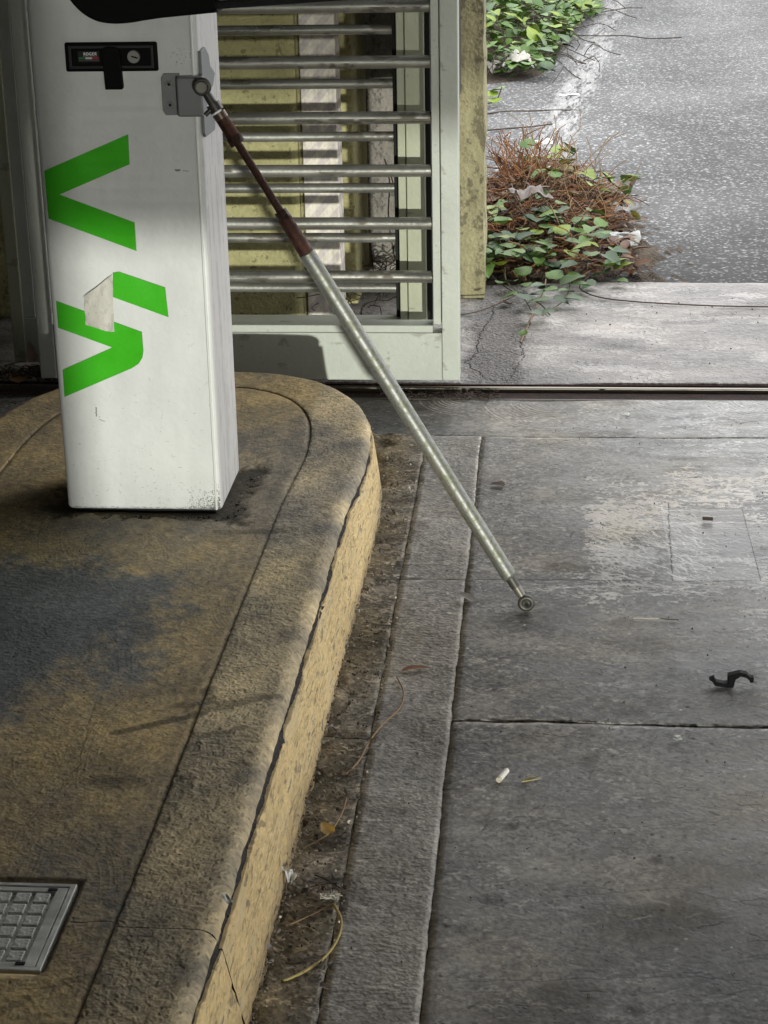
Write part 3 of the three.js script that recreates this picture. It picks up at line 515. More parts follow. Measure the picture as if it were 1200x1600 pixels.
// ------------------------------------------------------------------ walls behind the gate
{
  const t = thing('yellow_wall', 'pale yellow rendered wall behind the left of the gate', 'wall');
  const g = new RoundedBoxGeometry(1.8, 2.6, 0.35, 4, 0.035); g.translate(-0.692 - 0.9, 1.29, -5.37 - 0.175); part('wall', boxUV(g, 2), M_yel, t);
  const p = thing('shade_striped_post', 'whitish timber post with gate bar shadows painted as slanting grey stripes beside the yellow wall', 'post');
  const pg = bx(-0.690, -0.02, -5.5, -0.590, 2.6, -5.385, 0.004); boxUV(pg, 1); const uv = pg.attributes.uv; for (let i = 0; i < uv.count; i++) uv.setXY(i, (uv.getX(i) + 0.69) / 0.12, uv.getY(i) / 0.5); part('timber', pg, M_barShade, p);
  const gp = thing('added_light_screen', 'unseen dark screen added between the gate and the pillar to block daylight', 'panel'); part('plate', bx(-0.264, 0.62, -5.6, -0.252, 2.6, -4.905, 0.002), plain(0.05, 0.05, 0.05, 0.7), gp);  // hidden screen added to keep outside light from the recess
  const sf = thing('added_soffit', 'unseen low dark board added over the recess behind the gate to block daylight', 'soffit'); part('board', bx(-2.5, 1.3, -5.36, -0.27, 1.34, -4.95, 0.002), plain(0.08, 0.08, 0.08, 0.8), sf);  // hidden board added to darken the recess from above
  const b = thing('back_wall', 'bare concrete wall closing the recess behind the gate', 'wall');
  part('wall', bx(-2.5, -0.04, -6.2, -0.30, 2.6, -5.95, 0.01, 2), M_conc, b);
  part('added_return_wall', bx(-0.30 + 0.002, -0.04, -6.2, -0.2, 2.6, -5.85, 0.01, 2), M_conc, b);  // hidden wall added behind the pillar to shut daylight out
  part('yellow_pier', bx(-0.688, -0.02, -5.948, -0.560, 2.6, -5.55, 0.006, 2), M_yel, b);
  const c = thing('concrete_pillar', 'stained mossy concrete pillar at the right end of the gate', 'pillar');
  const n = 60, pil = new THREE.BoxGeometry(0.15, 2.62, 0.22, 10, n, 10); const pp = pil.attributes.position;
  for (let i = 0; i < pp.count; i++) { const x = pp.getX(i), y = pp.getY(i), z = pp.getZ(i), e = 0.004 * N(2, y * 0.8, x + z) + 0.003 * N(3, y * 0.6, 0.3); pp.setXYZ(i, x + Math.sign(x) * (Math.abs(x) > 0.074 ? e : 0), y, z + (Math.abs(z) > 0.109 ? Math.sign(z) * e : 0)); }
  pil.computeVertexNormals(); part('shaft', boxUV(pil, 1.6).translate(-0.262, 1.31, -5.73), M_moss, c);
}

// ------------------------------------------------------------------ telescopic sliding gate
function leaf(label, z, stiles, rail, bars, r, x0, x1, zbar) {
  const t = thing('sliding_gate', label, 'gate');
  for (const [a, b, w] of stiles) { // each stile a wide and a narrow profile with a fine seam
    part('stile', bx(a, rail[0], z - 0.06, b, 2.1, z, 0.003, 2), z < -4.8 ? M_gateOld : M_gate, t); if (w) part('stile_rebate', bx(w[0], rail[1] + 0.001, z - 0.058, w[1], 2.1, z - 0.0035, 0.002, 2), z < -4.8 ? M_gateOld : M_gate, t);
  }
  for (const y of bars) { part('bar', cyl(V(x0, y, zbar), V(x1, y, zbar), r, r, 20), M_bar, t); }
  return t;
}
{
  const Z = -4.69, t = leaf('front pale green metal gate leaf with thick horizontal bars and solid bottom panel', Z, [[-0.2625, -0.218, [-0.284, -0.2645]], [-1.305, -1.262, null]], [0.027, 0.172],
    [0.290, 0.426, 0.558, 0.688, 0.822, 0.954, 1.086, 1.218, 1.35, 1.482, 1.614, 1.746, 1.878], 0.0155, -1.262, -0.2655, -4.722);
  part('bottom_panel', bx(-1.2615, 0.027, Z - 0.05, -0.263, 0.1515, Z - 0.0015, 0.002, 2), M_gate, t);
  part('bottom_rail', bx(-1.2615, 0.1525, Z - 0.058, -0.285, 0.172, Z + 0.0005, 0.003, 2), M_gate, t);
  part('top_rail', bx(-1.305, 2.101, Z - 0.06, -0.218, 2.16, Z, 0.003, 2), M_gate, t);
  const B = -4.83, u = leaf('rear pale green metal gate leaf with thinner bars behind the front leaf', B, [[-0.357, -0.308, [-0.378, -0.3585]], [-1.411, -1.377, null]], [0.027, 0.09],
    [0.226, 0.358, 0.487, 0.618, 0.750, 0.883, 1.015, 1.147, 1.279, 1.411, 1.543, 1.675, 1.807, 1.939], 0.0125, -1.377, -0.3895, -4.862);
  part('bottom_panel', bx(-1.3765, 0.027, B - 0.05, -0.3585, 0.148, B - 0.002, 0.002, 2), M_gate, u);
  part('channel_post', bx(-1.377, 0.149, B - 0.058, -1.345, 2.1, B - 0.006, 0.002, 2), M_gate, u);
  part('shade_strip', bx(-0.3065, 0.03, B - 0.05, -0.294, 2.1, B - 0.004, 0.002), M_blackMatt, u);  // black strip in place of the shaded gap between the stiles
  part('shade_strip', bx(-0.3895, 0.15, B - 0.055, -0.379, 2.1, B - 0.02, 0.002), M_blackMatt, u);  // black strip in place of the dark hollow where the rear bars end
  part('top_rail', bx(-1.411, 2.101, B - 0.06, -0.308, 2.16, B, 0.003, 2), M_gate, u);
}

// ------------------------------------------------------------------ barrier cabinet
const ZF = -3.41;
{
  const t = thing('barrier_cabinet', 'white metal barrier cabinet with green chevron stickers standing on the traffic island', 'barrier cabinet');
  const marks = layer(512, 1600, (g) => { // 0.30 m by 0.96 m, v = 0 at the foot
    const r = rng(909), q = (x, y) => [(x + 0.918) / 0.302 * 512, (y - 0.157) / 0.96 * 1600];
    g.globalAlpha = 0.85; g.lineWidth = 4; jag(g, [q(-0.848, 0.345), q(-0.847, 0.362)], 3, r, 5); g.lineWidth = 2; jag(g, [q(-0.842, 0.338), q(-0.832, 0.335)], 2, r, 5); jag(g, [q(-0.655, 0.806), q(-0.645, 0.805)], 2, r, 5);
    g.lineWidth = 6; g.globalAlpha = 0.9; jag(g, [q(-0.668, 0.807), q(-0.662, 0.806)], 3, r, 3);
    for (let i = 0; i < 26; i++) { const p = q(-0.9 + r() * 0.27, 0.16 + r() * 0.35); g.globalAlpha = 0.12 + r() * 0.3; g.lineWidth = 0.8 + r() * 1.6; jag(g, [p, [p[0] + (r() - 0.5) * 22, p[1] + (r() - 0.5) * 30]], 3, r, 6); }
    for (let i = 0; i < 620; i++) { const a = r() * r(), b = r() * r(); const p = q(-0.62 - a * 0.07, 0.16 + b * 0.05); g.globalAlpha = 0.3 + r() * 0.6; g.beginPath(); g.arc(p[0], p[1], 0.8 + r() * 1.6, 0, 7); g.fill(); }
    for (let i = 0; i < 160; i++) { const p = q(-0.9 + r() * 0.28, 0.16 + r() * r() * 0.3); g.globalAlpha = 0.15 + r() * 0.45; g.beginPath(); g.ellipse(p[0], p[1], 0.8 + r() * 2.5, 0.8 + r(), 0, 0, 7); g.fill(); }
    for (let i = 0; i < 60; i++) { const p = q(-0.9 + r() * 0.28, 0.16 + r() * 0.9); g.globalAlpha = 0.08 + r() * 0.25; g.lineWidth = 0.8 + r(); jag(g, [p, [p[0] + (r() - 0.5) * 30, p[1] + (r() - 0.5) * 8]], 2, r, 6); }
    for (let i = 0; i < 40; i++) { const p = q(-0.665 + r() * 0.04, 0.985 + r() * 0.03 + r() * 0.01); g.globalAlpha = 0.2 + r() * 0.5; g.beginPath(); g.ellipse(p[0], p[1], 1 + r() * 2, 0.8 + r(), 0.5, 0, 7); g.fill(); }
    for (let i = 0; i < 90; i++) { const p = q(-0.918 + r() * 0.3, 0.1575 + r() * 0.006); g.globalAlpha = 0.3 + r() * 0.5; g.beginPath(); g.ellipse(p[0], p[1], 2 + r() * 6, 1.2, 0, 0, 7); g.fill(); }
  });
  const T = bake(512, 1600, (u, v, o, i) => {
    const x = u * 0.3, y = v * 0.96, D = marks[i] / 255, m = N(0, x * 1.2, y * 1.2), s = N(2, x * 4, y * 0.9), f = N(3, x, y), w = ss(0.12, 0, y) * 0.05, k = 0.70 * (1 + 0.025 * m + 0.03 * s + 0.012 * f) - w;
    o.r = lerp(k * 0.985, 0.05, D * 0.85); o.g = lerp(k * 1.01, 0.05, D * 0.85); o.b = lerp(k * 1.0, 0.04, D * 0.85); o.ro = 0.36 + 0.07 * m + 0.05 * s + D * 0.3; o.h = 0.00012 * f + 0.0005 * m;
  }, { wrap: THREE.ClampToEdgeWrapping });
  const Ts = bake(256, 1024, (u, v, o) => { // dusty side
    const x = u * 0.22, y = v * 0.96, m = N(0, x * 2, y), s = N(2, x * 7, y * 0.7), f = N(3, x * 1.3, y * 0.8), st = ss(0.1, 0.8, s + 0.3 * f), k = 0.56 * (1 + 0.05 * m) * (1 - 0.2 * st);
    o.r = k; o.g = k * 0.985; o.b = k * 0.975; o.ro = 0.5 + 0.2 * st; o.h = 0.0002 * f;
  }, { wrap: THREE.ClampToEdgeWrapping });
  const g = new RoundedBoxGeometry(0.302, 0.97, 0.222, 5, 0.0095); g.translate(-0.767, 0.157 + 0.485, -3.521);
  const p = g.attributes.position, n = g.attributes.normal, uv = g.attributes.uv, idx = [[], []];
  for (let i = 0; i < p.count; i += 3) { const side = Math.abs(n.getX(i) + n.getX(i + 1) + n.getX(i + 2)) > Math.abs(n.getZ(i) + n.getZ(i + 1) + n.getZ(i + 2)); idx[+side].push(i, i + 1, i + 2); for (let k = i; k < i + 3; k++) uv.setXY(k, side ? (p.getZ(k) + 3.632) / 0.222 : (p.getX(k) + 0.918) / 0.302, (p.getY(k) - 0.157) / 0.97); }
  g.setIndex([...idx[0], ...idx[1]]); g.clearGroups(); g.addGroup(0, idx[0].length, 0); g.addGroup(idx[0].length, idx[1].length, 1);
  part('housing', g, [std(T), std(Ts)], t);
  part('base_frame', bx(-0.905, 0.11, -3.62, -0.63, 0.156, -3.422, 0.004), M_blackMatt, t);
  // folded seam along the front right corner
  part('corner_trim', bx(-0.6285, 0.16, -3.4245, -0.6245, 1.11, -3.4055, 0.0015), plain(0.68, 0.69, 0.67, 0.35), t);
  const M_green = std(bake(256, 256, (u, v, o) => { const f = N(3, u, v), m = N(1, u, v), k = 1 + 0.05 * m + 0.03 * f; o.r = 0.042 * k; o.g = 0.45 * k; o.b = 0.004; o.ro = 0.36 + 0.05 * m; o.h = 0.0001 * m; }));
  const M_glue = plain(0.16, 0.18, 0.13, 0.7);
  const deco = (name, pts) => { const q = boxUV(extrude(pts, 0.0008, 0.0002), 4); const m = part(name, q, M_green, t, [0, 0, ZF + 0.0004]); part('adhesive_edge', extrude(pts, 0.0003, 0.0009), M_glue, m, [0, 0, -0.0012]); return m; };
  deco('chevron_sticker', [[-0.909, 0.813], [-0.751, 0.878], [-0.752, 0.825], [-0.885, 0.770], [-0.750, 0.718], [-0.750, 0.666], [-0.908, 0.726]]);
  deco('chevron_sticker', [[-0.907, 0.571], [-0.75, 0.512], [-0.7495, 0.476], [-0.752, 0.463], [-0.760, 0.451], [-0.774, 0.442], [-0.906, 0.385], [-0.905, 0.438], [-0.807, 0.482], [-0.907, 0.520]]);
  deco('stripe_sticker', [[-0.796, 0.6245], [-0.785, 0.6265], [-0.701, 0.597], [-0.698, 0.541], [-0.799, 0.579]]);
  // peeled end of the sticker, its dirty white back showing
  const Tb = bake(128, 128, (u, v, o) => { const m = N(1, u, v), f = N(3, u * 0.5, v * 0.5), d = ss(0.3, 0.9, N(2, u, v)), k = 0.56 * (1 + 0.06 * m) * (1 - 0.16 * d); o.r = k; o.g = k * 0.97; o.b = k * 0.87; o.ro = 0.6; o.h = 0.0004 * m; });
  part('peeled_flap', grid(14, 14, (i, j) => {
    const top = [lerp(-0.852, -0.797, i), lerp(0.582, 0.622, i)], bot = [lerp(-0.852, -0.800, i), lerp(0.528, 0.513, i)], x = lerp(bot[0], top[0], j), y = lerp(bot[1], top[1], j);
    return [x + 0.0008 * N(1, j * 2, i), y, ZF + 0.0028 + 0.010 * Math.sin(Math.PI * Math.pow(1 - i, 0.6) * 0.75) * (0.55 + 0.45 * (1 - j)) + 0.0014 * N(1, i * 0.7, j * 0.7), i, j];
  }), std(Tb, { side: THREE.DoubleSide }), t);
  // lock plate
  const lock = part('lock_plate', new RoundedBoxGeometry(0.166, 0.051, 0.008, 4, 0.0039), M_black, t, [-0.7705, 1.0155, ZF + 0.003]);
  part('plate_rim', extrude([[-0.075, -0.019], [0.075, -0.019], [0.075, 0.019], [-0.075, 0.019]], 0.001, 0.0008, [new THREE.Path([[-0.072, -0.016], [-0.072, 0.016], [0.072, 0.016], [0.072, -0.016]].map((q) => new THREE.Vector2(...q)))]), plain(0.014, 0.014, 0.015, 0.45), lock, [0, 0, 0.0035]);
  const hs = new THREE.Shape(); hs.moveTo(-0.0145, -0.054); hs.lineTo(0.0125, -0.054); hs.quadraticCurveTo(0.0145, -0.054, 0.0145, -0.05); hs.lineTo(0.0125, 0.006); hs.quadraticCurveTo(0.012, 0.017, 0, 0.017); hs.lineTo(-0.009, 0.017); hs.quadraticCurveTo(-0.018, 0.016, -0.0165, 0.006); hs.lineTo(-0.0145, -0.054);
  part('drop_handle', new THREE.ExtrudeGeometry(hs, { depth: 0.008, bevelThickness: 0.002, bevelSize: 0.0015, bevelSegments: 3 }), M_black, lock, [0.004, 0, 0.0055]);
  part('key_cylinder', new THREE.CylinderGeometry(0.0108, 0.0115, 0.006, 28).rotateX(Math.PI / 2), plain(0.5, 0.5, 0.48, 0.32, 0.85), lock, [0.041, 0.0005, 0.006]);
  part('keyway', bx(-0.0014, -0.006, 0, 0.0014, 0.006, 0.0012, 0.0005).rotateZ(1.3), M_blackMatt, lock, [0.043, 0.0, 0.009]);
  const c = document.createElement('canvas'); c.width = 256; c.height = 128; const k = c.getContext('2d'); k.fillStyle = '#0c0c0d'; k.fillRect(0, 0, 256, 128);
  k.fillStyle = '#ededed'; k.font = 'bold 50px sans-serif'; k.textAlign = 'center'; k.fillText('ROGER', 146, 50, 186); k.fillStyle = '#8d8d8d'; k.fillRect(58, 58, 178, 4);
  [['#1f6b3c', 8], ['#c3c3bd', 88], ['#9a2a2a', 168]].forEach(([f, x]) => { k.fillStyle = f; k.fillRect(x, 70, 80, 24); }); k.fillStyle = '#6c6c6c'; for (let x = 8; x < 246; x += 13) k.fillRect(x, 104, 9, 7);
  const ct = new THREE.CanvasTexture(c); ct.colorSpace = THREE.SRGBColorSpace;
  part('badge', new THREE.PlaneGeometry(0.038, 0.019), new THREE.MeshStandardMaterial({ map: ct, roughness: 0.4 }), lock, [-0.040, 0.001, 0.0046]);
  // strut bracket: flange, folded box, side plate
  const br = part('bracket_flange', boxUV(extrude([[-0.684, 0.921], [-0.679, 0.913], [-0.652, 0.913], [-0.652, 0.985], [-0.679, 0.985], [-0.684, 0.978]], 0.002, 0.0008), 2), M_zinc, t, [0, 0, ZF]);
  for (const y of [0.967, 0.931]) part('bolt', new THREE.CylinderGeometry(0.0062, 0.0066, 0.004, 6).rotateX(Math.PI / 2), M_steel, br, [-0.670, y, 0.005]);
  for (const y of [0.967, 0.931]) part('bolt_socket', new THREE.CylinderGeometry(0.003, 0.003, 0.001, 6).rotateX(Math.PI / 2), M_blackMatt, br, [-0.670, y, 0.0072]);
  part('bracket_box', bx(-0.654, 0.9125, ZF + 0.001, -0.607, 0.982, ZF + 0.026, 0.004), M_zinc, t);
  part('bracket_side', boxUV(extrude([[3.415, 1.022], [3.455, 1.024], [3.49, 1.006], [3.50, 0.985], [3.545, 0.966], [3.52, 0.948], [3.45, 0.94], [3.45, 0.905], [3.52, 0.90], [3.52, 0.872], [3.515, 0.868], [3.42, 0.872], [3.412, 0.88]], 0.004, 0.0008), 2).rotateY(Math.PI / 2), M_zinc, t, [-0.616, 0, 0]);
  // black boom cover at the top of the cabinet
  const cs = new THREE.Shape(); cs.moveTo(-0.571, 1.100); cs.lineTo(-0.666, 1.092); cs.lineTo(-0.70, 1.0875); cs.quadraticCurveTo(-0.745, 1.079, -0.775, 1.087); cs.quadraticCurveTo(-0.812, 1.10, -0.832, 1.145); cs.quadraticCurveTo(-0.85, 1.21, -0.80, 1.265); cs.quadraticCurveTo(-0.74, 1.30, -0.68, 1.27); cs.lineTo(-0.571, 1.235);
  const cover = part('boom_cover', new THREE.ExtrudeGeometry(cs, { depth: 0.05, bevelThickness: 0.008, bevelSize: 0.004, bevelSegments: 4, curveSegments: 24 }), M_black, t, [0, 0, ZF + 0.012]);
  part('cabinet_lid', bx(-0.925, 1.128, -3.64, -0.609, 1.165, -3.40, 0.012), plain(0.5, 0.51, 0.5, 0.4), t);
}
{
  const t = thing('barrier_boom', 'white barrier boom with black rubber edge at the top of the cabinet', 'barrier boom', [-0.571, 1.117, -3.355]); t.rotation.z = R(3.3);
  part('boom', bx(0, 0, -0.03, 3.2, 0.09, 0.03, 0.012), plain(0.72, 0.72, 0.70, 0.4), t); part('rubber_edge', bx(0, -0.015, -0.018, 3.2, -0.0005, 0.018, 0.006), M_blackMatt, t);
}

// ------------------------------------------------------------------ support strut
{
  const t = thing('support_strut', 'long galvanised strut with rusty upper rod hanging from the cabinet bracket to the floor', 'strut');
  const a = V(-0.604, 0.968, -3.366), b = V(-0.0315, 0.0168, -3.311), P = (f) => a.clone().lerp(b, f), dir = b.clone().sub(a).normalize();
  part('rod_end', new THREE.TorusGeometry(0.0118, 0.0048, 12, 32), M_darkSteel, t, [a.x, a.y, a.z]);
  part('pivot_bolt', new THREE.CylinderGeometry(0.0092, 0.0098, 0.014, 26).rotateX(Math.PI / 2), plain(0.40, 0.39, 0.34, 0.35, 0.8), t, [a.x, a.y, a.z + 0.002]);
  part('clevis_nut', cyl(P(0.013), P(0.038), 0.0075, 0.0085, 16), M_darkSteel, t);
  part('lock_nut', cyl(P(0.030), P(0.044), 0.0128, 0.0128, 6), M_darkSteel, t); part('lock_nut', cyl(P(0.047), P(0.058), 0.0125, 0.0122, 22), plain(0.16, 0.12, 0.09, 0.42, 0.7), t);
  part('set_screw', cyl(P(0.036).add(V(-0.006, -0.004, 0.004)), P(0.042).add(V(-0.02, -0.008, 0.006)), 0.0045, 0.0045, 8), M_darkSteel, t);
  part('rust_collar', cyl(P(0.058), P(0.098), 0.0118, 0.0122, 20), M_rust, t); part('collar_ring', cyl(P(0.090), P(0.104), 0.0142, 0.0138, 20), M_rust, t);
  part('threaded_rod', cyl(P(0.10), P(0.24), 0.0068, 0.0068, 16), M_rust, t);
  const th = []; for (let i = 0; i < 70; i++) { const f = 0.106 + i / 70 * 0.122; th.push(cyl(P(f), P(f + 0.0009), 0.0074, 0.0074, 12)); } part('thread', mergeGeometries(th), M_rust, t);
  part('jam_nut', cyl(P(0.228), P(0.247), 0.0115, 0.0128, 6), M_rust, t);
  part('rust_sleeve', cyl(P(0.243), P(0.309), 0.0122, 0.0142, 22), M_rust, t);
  const prof = [[0, 0.0145], [0.004, 0.0152], [0.5, 0.0150], [0.99, 0.0146], [1, 0.0128]].map(([f, r]) => new THREE.Vector2(r, f)); // tube with eased ends
  const L = a.distanceTo(b) * (0.946 - 0.307), lg = new THREE.LatheGeometry([new THREE.Vector2(0.009, 0), ...prof.map((q) => new THREE.Vector2(q.x, q.y * L)), new THREE.Vector2(0.007, L)], 36), uv = lg.attributes.uv, lp = lg.attributes.position;
  for (let i = 0; i < uv.count; i++) uv.setXY(i, uv.getX(i) * 0.1, lp.getY(i)); lg.computeVertexNormals();
  lg.applyQuaternion(new THREE.Quaternion().setFromUnitVectors(V(0, 1, 0), dir)); const p0 = P(0.307); part('tube', lg.translate(p0.x, p0.y, p0.z), M_galv, t);
  part('ferrule', cyl(P(0.944), P(0.966), 0.0105, 0.0092, 22), M_darkSteel, t); part('ferrule_ring', cyl(P(0.966), P(0.984), 0.0088, 0.0080, 22), plain(0.2, 0.19, 0.16, 0.45, 0.6), t);
  part('rod_end', new THREE.TorusGeometry(0.0112, 0.0052, 12, 32), M_darkSteel, t, [b.x, b.y, b.z]); part('ball_joint', new THREE.SphereGeometry(0.0078, 20, 14), M_steel, t, [b.x, b.y, b.z - 0.001]); part('ball_hole', new THREE.CylinderGeometry(0.0042, 0.0042, 0.0012, 18).rotateX(Math.PI / 2), M_blackMatt, t, [b.x + 0.001, b.y - 0.0005, b.z + 0.0068]);
}

// ------------------------------------------------------------------ inspection cover on the island
{
  const t = thing('inspection_cover', 'square grey inspection cover with raised tread pads set in the traffic island', 'inspection cover', [-0.69, TOP - 0.0015, -1.988]);
  const m = std(bake(256, 256, (u, v, o) => { const a = N(1, u, v), f = N(3, u * 0.7, v * 0.7), s = N(2, u, v * 3), k = 0.74 * (1 + 0.14 * a + 0.14 * f + 0.14 * s); o.r = k * 0.98; o.g = k; o.b = k * 0.93; o.ro = 0.5 + 0.15 * a; o.h = 0.0003 * f; }));
  const w = 0.0995, d = 0.0945; // half sizes
  part('frame', extrude([[-w, -d], [w, -d], [w, d], [-w, d]], 0.012, 0.001, [new THREE.Path([[-w + 0.006, -d + 0.005], [-w + 0.006, d - 0.005], [w - 0.006, d - 0.005], [w - 0.006, -d + 0.005]].map((q) => new THREE.Vector2(...q)))]).rotateX(-Math.PI / 2), m, t, [0, -0.012, 0]);
  part('lid', bx(-w + 0.0085, -0.018, -d + 0.0075, w - 0.0085, -0.0065, d - 0.0075, 0.0015, 4), m, t);
  const rimG = extrude([[-w + 0.009, -d + 0.008], [w - 0.009, -d + 0.008], [w - 0.009, d - 0.008], [-w + 0.009, d - 0.008]], 0.006, 0.0008, [new THREE.Path([[-w + 0.022, -d + 0.016], [-w + 0.022, d - 0.016], [w - 0.022, d - 0.016], [w - 0.022, -d + 0.016]].map((q) => new THREE.Vector2(...q)))]).rotateX(-Math.PI / 2);
  part('lid_rim', rimG, m, t, [0, -0.0068, 0]);
  const pad = boxUV(new RoundedBoxGeometry(0.0192, 0.0046, 0.0205, 2, 0.0014), 4), nx = 6, nz = 6, gx = (2 * w - 0.05) / nx, gz = (2 * d - 0.036) / nz;
  for (let i = 0; i < nx; i++) for (let j = 0; j < nz; j++) part('tread_pad', pad, m, t, [-w + 0.025 + (i + 0.5) * gx, -0.0022, -d + 0.018 + (j + 0.5) * gz]);
  for (const [x, z] of [[w - 0.027, -d + 0.013], [w - 0.027, d - 0.013]]) part('lifting_slot', bx(-0.006, 0, -0.003, 0.006, 0.0012, 0.003, 0.0005), M_blackMatt, t, [x, 0.0, z]);
}

// ------------------------------------------------------------------ plants
const leafMats = [[0.055, 0.125, 0.02], [0.085, 0.165, 0.026], [0.03, 0.07, 0.025], [0.15, 0.215, 0.02], [0.07, 0.12, 0.055], [0.16, 0.15, 0.03], [0.14, 0.065, 0.025], [0.13, 0.06, 0.028], [0.075, 0.055, 0.04]].map(([r, g, b], i) => {
  const T = bake(64, 64, (u, v, o) => { const vein = Math.max(ss(0.035, 0.0, Math.abs(u - 0.5)), 0.6 * ss(0.03, 0, Math.abs(((Math.abs(u - 0.5) * 1.4 - v + 2) * 5) % 1 - 0.5) / 5)), n = N(1, u * 0.5 + i * 0.13, v * 0.5), k = 1 + 0.22 * n + 0.45 * vein; o.r = r * k; o.g = g * k; o.b = b * k; }, { rough: false, bump: false });
  return new THREE.MeshPhysicalMaterial({ map: T.map, roughness: 0.5, transmission: 0, side: THREE.DoubleSide });
});
function leafGeo(kind, seed) { // about 1 long, stalk at the origin, tip along +y, folded along the midrib and drooping
  const r = rng(seed), out = kind === 'ivy' ? [[0, 0], [0.2, -0.1], [0.42, 0.0], [0.52, 0.24], [0.40, 0.42], [0.30, 0.68], [0.14, 0.88], [0, 1.02]] : [[0, 0], [0.14, 0.06], [0.25, 0.28], [0.26, 0.5], [0.17, 0.76], [0, 1.05]];
  const n = out.length, p = [], uv = [], idx = [], fold = 0.16 + r() * 0.2, droop = 0.15 + r() * 0.35;
  const put = (x, y) => { p.push(x, y - 0, fold * Math.abs(x) - droop * y * y * 0.5 + 0.03 * (r() - 0.5)); uv.push(0.5 + x, clamp(y / 1.05)); return p.length / 3 - 1; };
  const mid = out.map(([, y]) => put(0, clamp(y, 0, 1.05))), L = out.map(([x, y]) => put(-x, y)), Rr = out.map(([x, y]) => put(x, y));
  for (let i = 0; i < n - 1; i++) { idx.push(mid[i], L[i + 1], L[i], mid[i], mid[i + 1], L[i + 1], mid[i], Rr[i], Rr[i + 1], mid[i], Rr[i + 1], mid[i + 1]); }
  const g = new THREE.BufferGeometry(); g.setAttribute('position', new THREE.Float32BufferAttribute(p, 3)); g.setAttribute('uv', new THREE.Float32BufferAttribute(uv, 2)); g.setIndex(idx); g.computeVertexNormals(); return g;
}
const ivyLeaves = [1, 2, 3, 4].map((s) => leafGeo('ivy', s)), thinLeaves = [5, 6].map((s) => leafGeo('thin', s));
const M_stemDry = std(bake(128, 128, (u, v, o) => { const n = N(1, u, v), k = 1 + 0.5 * n; o.r = 0.23 * k; o.g = 0.10 * k; o.b = 0.038 * k; o.ro = 0.85; }, { bump: false }));
const M_stemTan = plain(0.24, 0.16, 0.085, 0.8), M_stemDark = plain(0.055, 0.038, 0.025, 0.85), M_stemGreen = plain(0.09, 0.11, 0.035, 0.7);
function addLeaf(parent, r, pos, size, mats, geos = ivyLeaves, tilt = 0.9) {
  const m = part('leaf', geos[(r() * geos.length) | 0], leafMats[mats[(r() * mats.length) | 0]], parent, pos);
  m.rotation.order = 'YXZ'; m.rotation.set(-Math.PI / 2 + (r() - 0.35) * tilt, r() * 6.283, (r() - 0.5) * 0.7 * tilt); m.scale.setScalar(size * (0.75 + r() * 0.5)); return m;
}
function strand(a, b, sag, r, wob, rad, seg = 7, sides = 4) {
  const pts = []; for (let k = 0; k <= 4; k++) { const f = k / 4, q = a.clone().lerp(b, f); q.y += sag * 4 * f * (1 - f); q.x += (r() - 0.5) * wob; q.y += (r() - 0.5) * wob * 0.5; q.z += (r() - 0.5) * wob; pts.push(q); }
  return new THREE.TubeGeometry(new THREE.CatmullRomCurve3(pts), seg, rad, sides);
}
